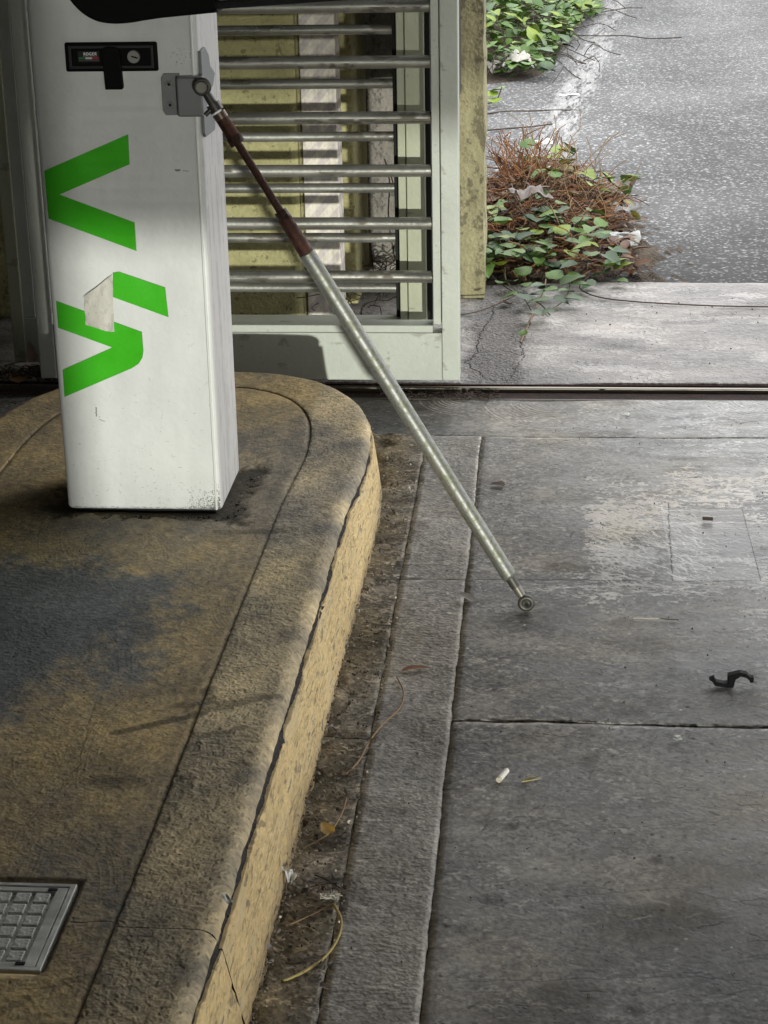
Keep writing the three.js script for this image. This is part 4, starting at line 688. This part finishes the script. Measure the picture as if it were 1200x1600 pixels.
{ // heap of dried weeds with ivy at the edge of the slab
  const r = rng(1201), t = thing('weed_heap', 'heap of dry brown weeds and green ivy leaves at the slab edge', 'weeds');
  const mh = (x, z) => 0.10 * Math.exp(-Math.pow((x + 0.06) / 0.22, 2) - Math.pow((z + 6.85) / 0.5, 2)) + 0.05 * Math.exp(-Math.pow((x - 0.1) / 0.34, 2) - Math.pow((z + 6.2) / 0.4, 2));
  const mound = part('litter_mound', grid(60, 70, (i, j) => { const x = -0.42 + i * 0.9, z = -5.76 - j * 2.1; const k = mh(x, z); return [x, k * (0.8 + 0.35 * N(2, x * 2, z)) - 0.022 + 0.007 * N(2, x * 1.3, z * 1.3) + 0.006 * N(3, x, z), z, x * 2, z * 2]; }), M_soil, t);
  const dry = [], tan = [], dark = [];
  for (let i = 0; i < 750; i++) { // tangled stalks
    const a0 = r() * 6.283, d = Math.sqrt(r()), x = -0.03 + Math.cos(a0) * d * 0.25 + 0.05 * (r() - 0.5), z = -6.6 + Math.sin(a0) * d * 0.7, y = mh(x, z) * (0.5 + r() * 0.6) + 0.012, L = 0.05 + r() * 0.15, a = r() * 6.283, up = (r() - 0.35) * 0.10;
    (r() < 0.5 ? dry : r() < 0.55 ? tan : dark).push(strand(V(x, y, z), V(x + Math.cos(a) * L, Math.max(0.006, y + up + (r() < 0.12 ? 0.06 : 0)), z + Math.sin(a) * L * 1.2), 0.012, r, 0.045, 0.0009 + r() * 0.0017, 6, 3));
  }
  for (let i = 0; i < 900; i++) { const x = -0.24 + r() * 0.52 * (0.4 + r() * 0.6), z = -5.84 - r() * 1.0, L = 0.02 + r() * 0.09, a = r() * 6.283, y = mh(x, z) + 0.005 + r() * 0.014; (r() < 0.45 ? dry : r() < 0.5 ? tan : dark).push(strand(V(x, y, z), V(x + Math.cos(a) * L, y + (r() - 0.5) * 0.02, z + Math.sin(a) * L), 0.004, r, 0.01, 0.0008 + r() * 0.0014, 4, 3)); }
  for (let i = 0; i < 75; i++) { const x = -0.17 + r() * 0.2, z = -6.75 - r() * 0.45, a = (r() - 0.5) * 1.4, h = 0.08 + r() * 0.14; dry.push(strand(V(x, mh(x, z) * 0.8, z), V(x + Math.sin(a) * h * 0.9, mh(x, z) + h * Math.cos(a), z + 0.12 * (r() - 0.3)), -0.01 + 0.03 * r(), r, 0.06, 0.0012 + r() * 0.0016, 7, 3)); }
  for (let i = 0; i < 40; i++) { const x = -0.12 + r() * 0.34, z = -6.3 - r() * 0.9, a = (r() - 0.4) * 1.6; tan.push(strand(V(x, mh(x, z), z), V(x + Math.sin(a) * 0.22, mh(x, z) + 0.10 + r() * 0.16, z + (r() - 0.5) * 0.3), 0.02, r, 0.03, 0.0014, 8, 4)); }
  const dead = [];
  for (let i = 0; i < 1100; i++) { const q = r(), x = -0.26 + r() * 0.54, z = -5.84 - r() * 1.35, g = thinLeaves[i % 2].clone(), s = 0.024 + r() * r() * 0.05; g.applyMatrix4(new THREE.Matrix4().compose(V(x, Math.max(0.004, mh(x, z) * (0.75 + 0.35 * r()) + 0.004 + 0.022 * r()), z), new THREE.Quaternion().setFromEuler(new THREE.Euler(-1.57 + (r() - 0.5) * 1.5, r() * 6.28, (r() - 0.5) * 1.6, 'YXZ')), V(s * (0.5 + r() * 0.9), s, s * 1.6))); if (q < 1 - 0.8 * ss(0.2, 0.46, x)) dead.push(g); }
  tag(part('dead_leaves', mergeGeometries(dead), leafMats[7], t), null, null, null, 'stuff');
  tag(part('dry_stalks', mergeGeometries(dry), M_stemDry, t), null, null, null, 'stuff'); tag(part('straw', mergeGeometries(tan), M_stemTan, t), null, null, null, 'stuff'); tag(part('twigs', mergeGeometries(dark), M_stemDark, t), null, null, null, 'stuff');
  for (let i = 0; i < 120; i++) { const x = -0.2 + Math.pow(r(), 1.4) * 0.42, z = -5.80 - r() * r() * 0.75; addLeaf(t, r, [x, mh(x, z) + 0.02 + r() * 0.06, z], 0.052, [0, 1, 2, 1, 4, 3, 1]); }
  for (let i = 0; i < 28; i++) { const x = -0.10 + r() * 0.44, z = -6.5 - r() * 0.75; addLeaf(t, r, [x, mh(x, z) + 0.03 + r() * 0.10, z], 0.062, [0, 1, 3, 3, 1, 5], ivyLeaves, 1.5); }
  for (let i = 0; i < 36; i++) { const x = -0.2 + r() * 0.5, z = -6.3 - r() * 0.9; addLeaf(t, r, [x, mh(x, z) + 0.02 + r() * 0.05, z], 0.05, [6, 6, 5], thinLeaves, 2); }
}
{ // runner of ivy crossing the slab
  const r = rng(1301), t = thing('ivy_runner', 'trailing ivy runner with a few leaves lying across the entrance slab', 'ivy'), P = [[0.0, 0.03, -5.80], [-0.01, 0.02, -5.62], [-0.03, 0.012, -5.48], [-0.05, 0.008, -5.3], [-0.07, 0.006, -5.12]];
  part('runner_stem', tubeGeo(P, 0.0022, 40, 6), M_stemTan, t); part('runner_stem', tubeGeo([[-0.2, 0.03, -5.86], [-0.1, 0.02, -5.62], [-0.02, 0.015, -5.5], [0.01, 0.008, -5.4]], 0.002, 30, 6), M_stemDark, t);
  part('runner_stem', tubeGeo([[0.06, 0.04, -5.84], [0.07, 0.03, -5.68], [0.05, 0.02, -5.52], [-0.01, 0.012, -5.38]], 0.0018, 30, 6), M_stemGreen, t); part('runner_stem', tubeGeo([[-0.13, 0.04, -5.84], [-0.12, 0.03, -5.7], [-0.07, 0.02, -5.56], [-0.045, 0.012, -5.44]], 0.0018, 30, 6), M_stemGreen, t); part('runner_stem', tubeGeo([[0.13, 0.02, -5.82], [0.1, 0.012, -5.7], [0.16, 0.008, -5.6], [0.42, 0.007, -5.52], [0.7, 0.006, -5.5]], 0.0022, 40, 6), M_stemDark, t); part('runner_stem', tubeGeo([[-0.34, 0.01, -5.34], [-0.2, 0.012, -5.42], [-0.08, 0.014, -5.62]], 0.0018, 30, 6), M_stemDark, t);
  for (const [x, z, s] of [[0.0, -5.62, 0.065], [0.03, -5.56, 0.06], [-0.02, -5.52, 0.055], [0.05, -5.68, 0.06], [-0.045, -5.34, 0.045], [0.02, -5.5, 0.05], [-0.06, -5.68, 0.055], [0.15, -5.72, 0.05], [0.1, -5.76, 0.055], [-0.08, -5.78, 0.05], [0.02, -5.74, 0.06], [0.07, -5.6, 0.055], [-0.11, -5.72, 0.05], [-0.03, -5.6, 0.06], [0.0, -5.44, 0.05], [0.12, -5.66, 0.045], [-0.14, -5.66, 0.05], [-0.02, -5.36, 0.05], [0.06, -5.5, 0.06], [-0.09, -5.55, 0.05], [0.21, -5.74, 0.045], [-0.05, -5.47, 0.045], [-0.065, -5.1, 0.03], [0.18, -5.78, 0.05]]) addLeaf(t, r, [x, 0.02 + r() * 0.02, z], s, [1, 2, 4, 0], ivyLeaves, 0.8);
}
{ // bank of ivy along the road edge
  const r = rng(1401), t = thing('ivy_bank', 'dense green ivy spilling over the left edge of the road', 'ivy');
  const mh = (x, z) => 0.30 * ss(0.12, -0.5, x - 0.17 * ss(-10.4, -12.8, z)) * ss(-9.7, -11, z);
  const L = [];
  part('soil_bank', grid(40, 60, (i, j) => { const x = -1.3 + i * 1.75, z = -9.6 - j * 6; return [x, mh(x, z) * 0.7 - 0.02, z, x * 2, z * 2]; }), M_soil, t);
  const stems = []; for (let i = 0; i < 150; i++) { const z = -9.9 - r() * 4, x = -0.6 + r() * 0.8, a = r() * 6.28, l = 0.1 + r() * 0.35, y = mh(x, z) * 0.9 + 0.02; stems.push(strand(V(x, y, z), V(x + Math.cos(a) * l, Math.max(0.01, mh(x + Math.cos(a) * l, z + Math.sin(a) * l)) + 0.02, z + Math.sin(a) * l), 0.05, r, 0.06, 0.0025, 6, 4)); }
  tag(part('stems', mergeGeometries(stems), M_stemDark, t), null, null, null, 'stuff');
  const edge = (z) => 0.0 + 0.34 * ss(-10.6, -13, z) + 0.05 * N(1, z * 0.3, 0.2) + 0.12 * ss(0.25, 0, Math.abs(z + 11.1));
  let n = 0; for (let i = 0; i < 5000 && n < 290; i++) { const z = -9.95 - Math.pow(r(), 1.1) * 3.4, x = edge(z) + 0.1 * (r() - 0.3) * r() - Math.pow(r(), 1.3) * 0.6; if (x < -0.52) continue; n++; addLeaf(t, r, [x, mh(x, z) + 0.03 + r() * 0.09, z], 0.045 + r() * 0.05, [0, 1, 1, 3, 4, 3, 1], ivyLeaves, 1.5); }
  const rest = []; for (let i = 0; i < 1100; i++) { const z = -10.0 - r() * 4.4, x = edge(z) - 0.02 - r() * 0.85, g = ivyLeaves[i % 4].clone(), s = 0.045 + r() * 0.04; g.applyMatrix4(new THREE.Matrix4().compose(V(x, mh(x, z) * (0.7 + 0.3 * r()) + 0.015 + r() * 0.04, z), new THREE.Quaternion().setFromEuler(new THREE.Euler(-1.57 + (r() - 0.4) * 1.2, r() * 6.28, (r() - 0.5), 'YXZ')), V(s, s, s))); rest.push(g); }
  tag(part('inner_leaves', mergeGeometries(rest), leafMats[1], t), null, null, null, 'stuff');
}
{ const r = rng(1501), t = thing('ivy_sprig', 'small ivy sprig beside the pillar on the asphalt', 'ivy', [-0.25, 0, -9.2]); part('stem', tubeGeo([[-0.1, 0.01, 0], [0, 0.03, 0.05], [0.03, 0.09, 0.02]], 0.003, 16, 6), M_stemDark, t); for (const p of [[0.03, 0.08, 0.02], [-0.02, 0.05, 0.05], [-0.08, 0.06, 0.0], [0.0, 0.03, 0.1]]) addLeaf(t, r, p, 0.085, [1, 3], ivyLeaves, 1.4); }
{ // dry stalks lying on the road
  const r = rng(1601), spots = [[[-0.3, 0.006, -8.95], [0.12, 0.006, -9.0], 'long thin dry stalk lying on the asphalt past the ivy sprig'], [[-0.3, 0.006, -8.45], [0.02, 0.006, -8.6], 'short dry stalk lying on the asphalt nearest the weed heap'], [[0.14, 0.006, -11.7], [0.75, 0.012, -11.5], 'brown root lying across the asphalt from the ivy edge'], [[0.2, 0.02, -12.7], [0.62, 0.006, -13.1], 'dark twig sticking out of the far ivy onto the road']];
  for (const [a, b, l] of spots) tag(part('fallen_stalk', strand(V(...a), V(...b), 0.006, r, 0.03, 0.0035, 16, 5), M_stemDark, scene), l, 'twig');
}

// ------------------------------------------------------------------ litter
function crumple(nx, ny, w, h, amp, seed, curl = 0) { return grid(nx, ny, (i, j) => { const x = (i - 0.5) * w, z = (j - 0.5) * h; return [x + 0.15 * amp * N(1, i * 0.3 + seed, j * 0.3), amp * (0.9 + 0.9 * N(2, i * 0.25 + seed * 0.37, j * 0.25 + seed * 0.11)) + curl * (x * x) / w, z + 0.15 * amp * N(1, j * 0.3 + seed, i * 0.3), i, j]; }, true); }
const M_paper = plain(0.62, 0.62, 0.6, 0.6, 0, { side: THREE.DoubleSide }), M_plasticW = plain(0.5, 0.515, 0.52, 0.4, 0, { side: THREE.DoubleSide });
function lit(name, geo, mat, p, ry, label, cat) { const m = part(name, geo, mat, scene, p); m.rotation.y = ry; return tag(m, label, cat); }
{ // crushed white cup
  const t = thing('crushed_cup', 'crushed white plastic cup lying at the right of the weed heap', 'cup', [0.245, 0.05, -6.18]); t.rotation.set(0.15, 0.55, 0.1); t.scale.setScalar(0.95);
  const g = new THREE.CylinderGeometry(0.035, 0.026, 0.10, 28, 10, true), p = g.attributes.position; for (let i = 0; i < p.count; i++) { const x = p.getX(i), y = p.getY(i), z = p.getZ(i), n = 1.3 * N(1, Math.atan2(z, x) * 0.2, y * 5) + 0.5 * N(2, Math.atan2(z, x) * 0.16, y * 6); p.setXYZ(i, x * (1 + 0.3 * n), y, z * (0.62 + 0.4 * n) - 0.01 * Math.sin(y * 40)); } g.computeVertexNormals(); g.rotateZ(Math.PI / 2); part('cup_wall', g, M_plasticW, t);
  part('cup_base', new THREE.CylinderGeometry(0.025, 0.025, 0.002, 24).rotateZ(Math.PI / 2).scale(1, 1, 0.62), M_plasticW, t, [0.049, 0, 0]); part('cup_rim', new THREE.TorusGeometry(0.036, 0.0018, 6, 32).rotateY(Math.PI / 2).scale(1, 1, 0.66), M_plasticW, t, [-0.05, 0, 0]);
}
lit('plastic_scrap', crumple(14, 14, 0.12, 0.14, 0.028, 1.7), plain(0.15, 0.12, 0.105, 0.4, 0, { side: THREE.DoubleSide }), [-0.06, 0.15, -6.3], 0.4, 'crumpled greyish plastic wrapper caught in the dry weeds', 'wrapper');
lit('plastic_scrap', crumple(10, 10, 0.1, 0.06, 0.018, 2.9), plain(0.26, 0.26, 0.25, 0.4, 0, { side: THREE.DoubleSide }), [0.27, 0.045, -6.62], 0.3, 'grey crumpled foil behind the crushed white cup', 'wrapper');
lit('paper_scrap', crumple(8, 6, 0.075, 0.10, 0.006, 3.3), M_paper, [-0.02, 0.004, -8.2], 0.1, 'pale square paper scrap on the white road line behind the weeds', 'paper');
lit('paper_scrap', crumple(8, 4, 0.10, 0.04, 0.006, 4.1), M_paper, [0.1, 0.005, -9.45], 0.15, 'thin white paper strip on the asphalt left of the road line', 'paper');
lit('paper_scrap', crumple(8, 8, 0.12, 0.09, 0.01, 5.2), M_paper, [0.02, 0.008, -7.55], 0.5, 'white paper at the top of the weed heap', 'paper');
lit('carton', bx(-0.05, 0, -0.12, 0.05, 0.012, 0.12, 0.003), plain(0.66, 0.7, 0.72, 0.5), [-0.2, 0.27, -12.0], 0.35, 'white flat carton lying on the ivy bank', 'carton').rotation.x = 0.35;
lit('plastic_bag', crumple(16, 16, 0.2, 0.16, 0.06, 6.6), plain(0.5, 0.48, 0.43, 0.5, 0, { side: THREE.DoubleSide }), [-0.2, 0.01, -10.15], 0.5, 'dirty white plastic bag at the foot of the ivy bank', 'bag');
{ const t = thing('cigarette_butt', 'white cigarette butt on the concrete floor', 'cigarette butt', [-0.06, 0.0065, -2.664]); const a = V(-0.006, 0, 0.016), b = V(0.006, 0, -0.016); part('paper_tube', cyl(a.clone().lerp(b, 0.12), b, 0.0046, 0.0046, 14), plain(0.78, 0.77, 0.7, 0.7), t); part('filter_end', cyl(a, a.clone().lerp(b, 0.12), 0.0046, 0.0046, 14), plain(0.55, 0.5, 0.4, 0.8), t); }
{ const t = thing('straw_splinters', 'tiny fan of pale straw splinters right of the cigarette butt', 'straw', [-0.022, 0.003, -2.655]); for (const [x, z] of [[0.018, -0.012], [0.012, -0.018], [0.021, -0.004]]) part('splinter', cyl(V(-0.008, 0, 0.004), V(x, 0.002, z), 0.0011, 0.0007, 5), plain(0.45, 0.38, 0.18, 0.7), t); }
{ // black plastic clip
  const pts = [[-0.036, 0.010], [-0.030, 0.013], [-0.026, 0.006], [-0.012, 0.003], [-0.004, 0.004], [-0.003, 0.019], [0.004, 0.021], [0.014, 0.024], [0.024, 0.022], [0.034, 0.013], [0.037, 0.009], [0.033, 0.009], [0.026, 0.016], [0.015, 0.0185], [0.006, 0.012], [0.003, -0.003], [-0.010, -0.003], [-0.027, 0.0], [-0.031, 0.007]];
  const t = thing('plastic_clip', 'black broken plastic clip lying on the floor at the right', 'clip', [0.322, 0.006, -3.004]); part('clip_body', extrude(pts, 0.012, 0.001).translate(0, 0, -0.006), M_black, t); part('clip_hook', bx(0.031, 0.006, -0.0062, 0.0375, 0.016, 0.0062, 0.0012), M_black, t); part('clip_web', bx(-0.006, 0.0, -0.008, 0.005, 0.019, 0.008, 0.0015), M_black, t);
}
lit('dry_leaf', leafGeo('thin', 77).scale(0.045, 0.045, 0.06).rotateX(-1.35), plain(0.12, 0.1, 0.075, 0.6, 0, { side: THREE.DoubleSide }), [-0.13, 0.006, -3.34], 0.9, 'curled dry grey leaf left of the strut foot', 'leaf');
lit('dry_leaf', leafGeo('thin', 78).scale(0.03, 0.05, 0.05).rotateX(-1.45), plain(0.22, 0.09, 0.035, 0.7, 0, { side: THREE.DoubleSide }), [-0.245, 0.005, -3.035], -1.25, 'narrow rust brown leaf on the broomed strip', 'leaf');
lit('dry_leaf', leafGeo('ivy', 79).scale(0.022, 0.028, 0.03).rotateX(-1.2), plain(0.33, 0.2, 0.03, 0.7, 0, { side: THREE.DoubleSide }), [-0.312, 0.009, -2.472], 0.5, 'small yellow brown leaf in the gutter near the kerb', 'leaf');
lit('dry_leaf', leafGeo('ivy', 80).scale(0.03, 0.03, 0.03).rotateX(-1.3), plain(0.07, 0.045, 0.025, 0.8, 0, { side: THREE.DoubleSide }), [-0.09, 0.004, -3.98], 1.5, 'dark crumpled leaf by the broomed strip behind the strut', 'leaf');
lit('dry_leaf', leafGeo('ivy', 81).scale(0.035, 0.04, 0.035).rotateX(-1.2), plain(0.1, 0.06, 0.03, 0.8, 0, { side: THREE.DoubleSide }), [-0.11, 0.006, -5.53], 2.2, 'brown curled leaf on the entrance slab by the pillar', 'leaf');
lit('root_fibre', tubeGeo([[-0.252, 0.005, -3.01], [-0.236, 0.006, -2.95], [-0.238, 0.005, -2.893], [-0.262, 0.006, -2.83], [-0.279, 0.005, -2.77], [-0.29, 0.006, -2.70], [-0.305, 0.005, -2.66]], 0.0016, 50, 5), M_stemTan, [0, 0, 0], 0, 'long pale root fibre lying along the gutter joint', 'root');
lit('dry_straw', tubeGeo([[-0.285, 0.006, -2.285], [-0.27, 0.008, -2.24], [-0.271, 0.007, -2.2], [-0.285, 0.006, -2.155], [-0.31, 0.006, -2.12], [-0.332, 0.006, -2.1]], 0.0021, 50, 6), plain(0.34, 0.27, 0.1, 0.7), [0, 0, 0], 0, 'curved yellow straw stem at the near end of the gutter', 'straw');
lit('dry_straw', tubeGeo([[-0.285, 0.006, -2.288], [-0.31, 0.006, -2.26], [-0.345, 0.007, -2.225]], 0.0012, 24, 5), M_stemTan, [0, 0, 0], 0, 'thin brown stem reaching from the fluff to the kerb', 'straw');
lit('twig', tubeGeo([[-0.297, 0.006, -2.58], [-0.3, 0.007, -2.53], [-0.315, 0.007, -2.47], [-0.345, 0.007, -2.43]], 0.0014, 24, 5), M_stemTan, [0, 0, 0], 0, 'thin crooked twig under the yellow brown leaf', 'twig');
lit('twig', tubeGeo([[0.167, 0.003, -3.282], [0.21, 0.004, -3.279], [0.25, 0.003, -3.277]], 0.0013, 16, 5), plain(0.5, 0.47, 0.4, 0.7), [0, 0, 0], 0, 'pale straight sliver on the floor right of the strut foot', 'splinter');
lit('twig', cyl(V(0.33, 0.006, -3.79), V(0.352, 0.006, -3.788), 0.004, 0.004, 8), M_stemDark, [0, 0, 0], 0, 'short dark stub on the square floor patch', 'twig');
{ // tuft of fluff with dark twigs
  const r = rng(1701), t = thing('fluff_tuft', 'dirty white fluff with dark twigs in the near gutter', 'fluff', [-0.293, 0.006, -2.302]), f = [], d = [];
  for (let i = 0; i < 120; i++) { const a = r() * 6.28, l = r() * 0.012, c = [(r() - 0.5) * 0.018, r() * 0.004, (r() - 0.5) * 0.012]; f.push(strand(V(...c), V(c[0] * 0.6 + Math.cos(a) * l, r() * 0.006, c[2] * 0.6 + Math.sin(a) * l * 0.6), 0.002, r, 0.012, 0.0005, 4, 3)); }
  for (let i = 0; i < 9; i++) { const a = r() * 6.28, l = 0.02 + r() * 0.025; d.push(strand(V((r() - 0.5) * 0.03, 0.002, -0.02 + (r() - 0.5) * 0.03), V(Math.cos(a) * l, 0.006, -0.02 + Math.sin(a) * l), 0.004, r, 0.008, 0.0012, 4, 4)); }
  tag(part('fibres', mergeGeometries(f), plain(0.6, 0.57, 0.5, 0.9), t), null, null, null, 'stuff'); part('twig_bits', mergeGeometries(d), M_stemDark, t);
}
lit('paper_scrap', crumple(6, 6, 0.014, 0.026, 0.008, 7.1, 0.3), M_paper, [-0.352, 0.012, -2.335], 0.4, 'torn white paper bit in the gutter against the kerb face', 'paper');
lit('paper_scrap', crumple(5, 5, 0.008, 0.022, 0.003, 8.3), M_paper, [-0.391, TOP + 0.0015, -2.052], 0.55, 'white paper fleck on the kerb cap', 'paper');
lit('paper_scrap', crumple(5, 5, 0.014, 0.011, 0.003, 9.9), M_paper, [0.219, 0.002, -2.805], 0.2, 'white paper fleck near the floor joint below the clip', 'paper');
lit('paper_scrap', crumple(5, 5, 0.014, 0.012, 0.004, 10.4), M_paper, [0.2, 0.0, -4.5], 0.6, 'white crumb on the threshold slab', 'paper');
{ // debris drifted below the gate, and behind it
  const r = rng(1801), twigs = [];
  for (let i = 0; i < 160; i++) { const x = -1.45 + r() * 0.2, z = -4.72 - r() * 0.1, a = r() * 6.28, l = 0.01 + r() * 0.04; twigs.push(strand(V(x, 0.004 + r() * 0.02, z), V(x + Math.cos(a) * l, 0.004 + r() * 0.03, z + Math.sin(a) * l), 0.004, r, 0.01, 0.0014, 3, 3)); }
  for (let i = 0; i < 90; i++) { const x = -0.75 + r() * 0.35, z = -5.4 - r() * 0.6, a = r() * 6.28, l = 0.04 + r() * 0.12; twigs.push(strand(V(x, 0.01 + r() * 0.05, z), V(x + Math.cos(a) * l, 0.01 + r() * 0.09, z + Math.sin(a) * l), 0.02, r, 0.03, 0.0016, 5, 3)); }
  for (let i = 0; i < 140; i++) { const x = -0.42 + r() * 0.3, z = -4.61 - r() * 0.06, a = r() * 6.28, l = 0.006 + r() * 0.02; twigs.push(strand(V(x, 0.0 + r() * 0.004, z), V(x + Math.cos(a) * l, 0.002 + r() * 0.005, z + Math.sin(a) * l), 0.002, r, 0.006, 0.0014, 3, 3)); }
  tag(part('leaf_litter', mergeGeometries(twigs), M_stemDark, scene), 'dark dry twigs and litter drifted under and behind the gate', 'debris', null, 'stuff');
  for (const [a, b, l] of [[[-0.66, 0.42, -6.1], [-0.52, 0.0, -5.7], 'dead creeper stem hanging in front of the yellow panel'], [[-0.56, 0.5, -6.1], [-0.40, 0.04, -5.7], 'dead creeper stem hanging near the rear gate stile']]) tag(part('creeper_stem', strand(V(...a), V(...b), 0.02, r, 0.03, 0.0022, 16, 5), M_stemDark, scene), l, 'creeper');
  lit('dry_leaf', leafGeo('ivy', 90).scale(0.03, 0.05, 0.04).rotateX(-0.3), plain(0.06, 0.035, 0.02, 0.8, 0, { side: THREE.DoubleSide }), [-1.32, 0.08, -4.675], 0.4, 'withered brown leaf hanging on the gate left of the cabinet', 'leaf');
  lit('dry_leaf', leafGeo('ivy', 91).scale(0.05, 0.05, 0.04).rotateX(-1.3), plain(0.22, 0.12, 0.05, 0.8, 0, { side: THREE.DoubleSide }), [-1.36, 0.015, -4.70], 1.0, 'tan dead leaf on the ground below the gate at far left', 'leaf');
}
{ // crumbled leaf bits drifted along the kerb foot
  const r = rng(2001), bits = [];
  for (let i = 0; i < 260; i++) { const x = -0.36 + Math.pow(r(), 1.6) * 0.085, z = -1.95 - r() * 2.2, g = (r() < 0.5 ? thinLeaves : ivyLeaves)[i % 2].clone(), s = 0.004 + r() * r() * 0.012; g.applyMatrix4(new THREE.Matrix4().compose(V(x, 0.006 + 0.006 * ss(-0.325, -0.36, x), z), new THREE.Quaternion().setFromEuler(new THREE.Euler(-1.57 + (r() - 0.5) * 1.6, r() * 6.28, (r() - 0.5) * 1.6, 'YXZ')), V(s * (0.4 + r()), s, s * 1.8))); bits.push(g); }
  tag(part('leaf_crumbs', mergeGeometries(bits), leafMats[8], scene), 'crumbled brown leaf bits drifted in the gutter along the kerb foot', 'debris', null, 'stuff');
}
{ // grit: uncountable
  const r = rng(1901), g = new THREE.IcosahedronGeometry(1, 0), p = g.attributes.position; for (let i = 0; i < p.count; i++) p.setXYZ(i, p.getX(i) * 1.2, p.getY(i) * 0.6, p.getZ(i));
  g.computeVertexNormals(); const n = 3300, m = new THREE.InstancedMesh(g, plain(1, 1, 1, 0.9), n), o = new THREE.Object3D(), c = new THREE.Color();
  for (let i = 0; i < n; i++) {
    const q = r(); let x, z, y = 0.001, s = 0.0006 + r() * r() * 0.0022, k = 0.03 + r() * 0.08;
    if (q < 0.68) { x = -0.36 + Math.pow(r(), 2.0) * 0.09; z = -1.9 - r() * 2.3; y = 0.004 + 0.006 * ss(-0.325, -0.36, x); s *= 1.15; k = 0.05 + r() * 0.11; if (r() < 0.04) s *= 2; } else if (q < 0.82) { x = -0.35 + r() * 1.35; z = -1.9 - r() * 2.7; } else if (q < 0.9) { const w = r() < 0.5; x = w ? -0.6 + r() * 0.05 : -0.93 + r() * 0.33; z = w ? -3.63 + r() * 0.24 : -3.4 + r() * 0.025; y = TOP - 0.006; s *= 1.5; } else { x = -0.25 + r() * 1.1; z = -4.76 - r() * 1.03; y = 0.002; s *= 1.1; if (r() < 0.3) k = 0.3; }
    if (r() < 0.06) k = 0.3 + r() * 0.35; o.position.set(x, y, z); o.rotation.set(r() * 3, r() * 6, r() * 3); o.scale.setScalar(s); o.updateMatrix(); m.setMatrixAt(i, o.matrix); m.setColorAt(i, c.setRGB(k * 1.05, k * 0.95, k * 0.8));
  }
  m.name = 'grit'; m.castShadow = m.receiveShadow = true; scene.add(m); tag(m, 'fine grit and crumbs scattered along the gutter, floor and cabinet foot', 'grit', null, 'stuff');
}
renderer.render(scene, camera);
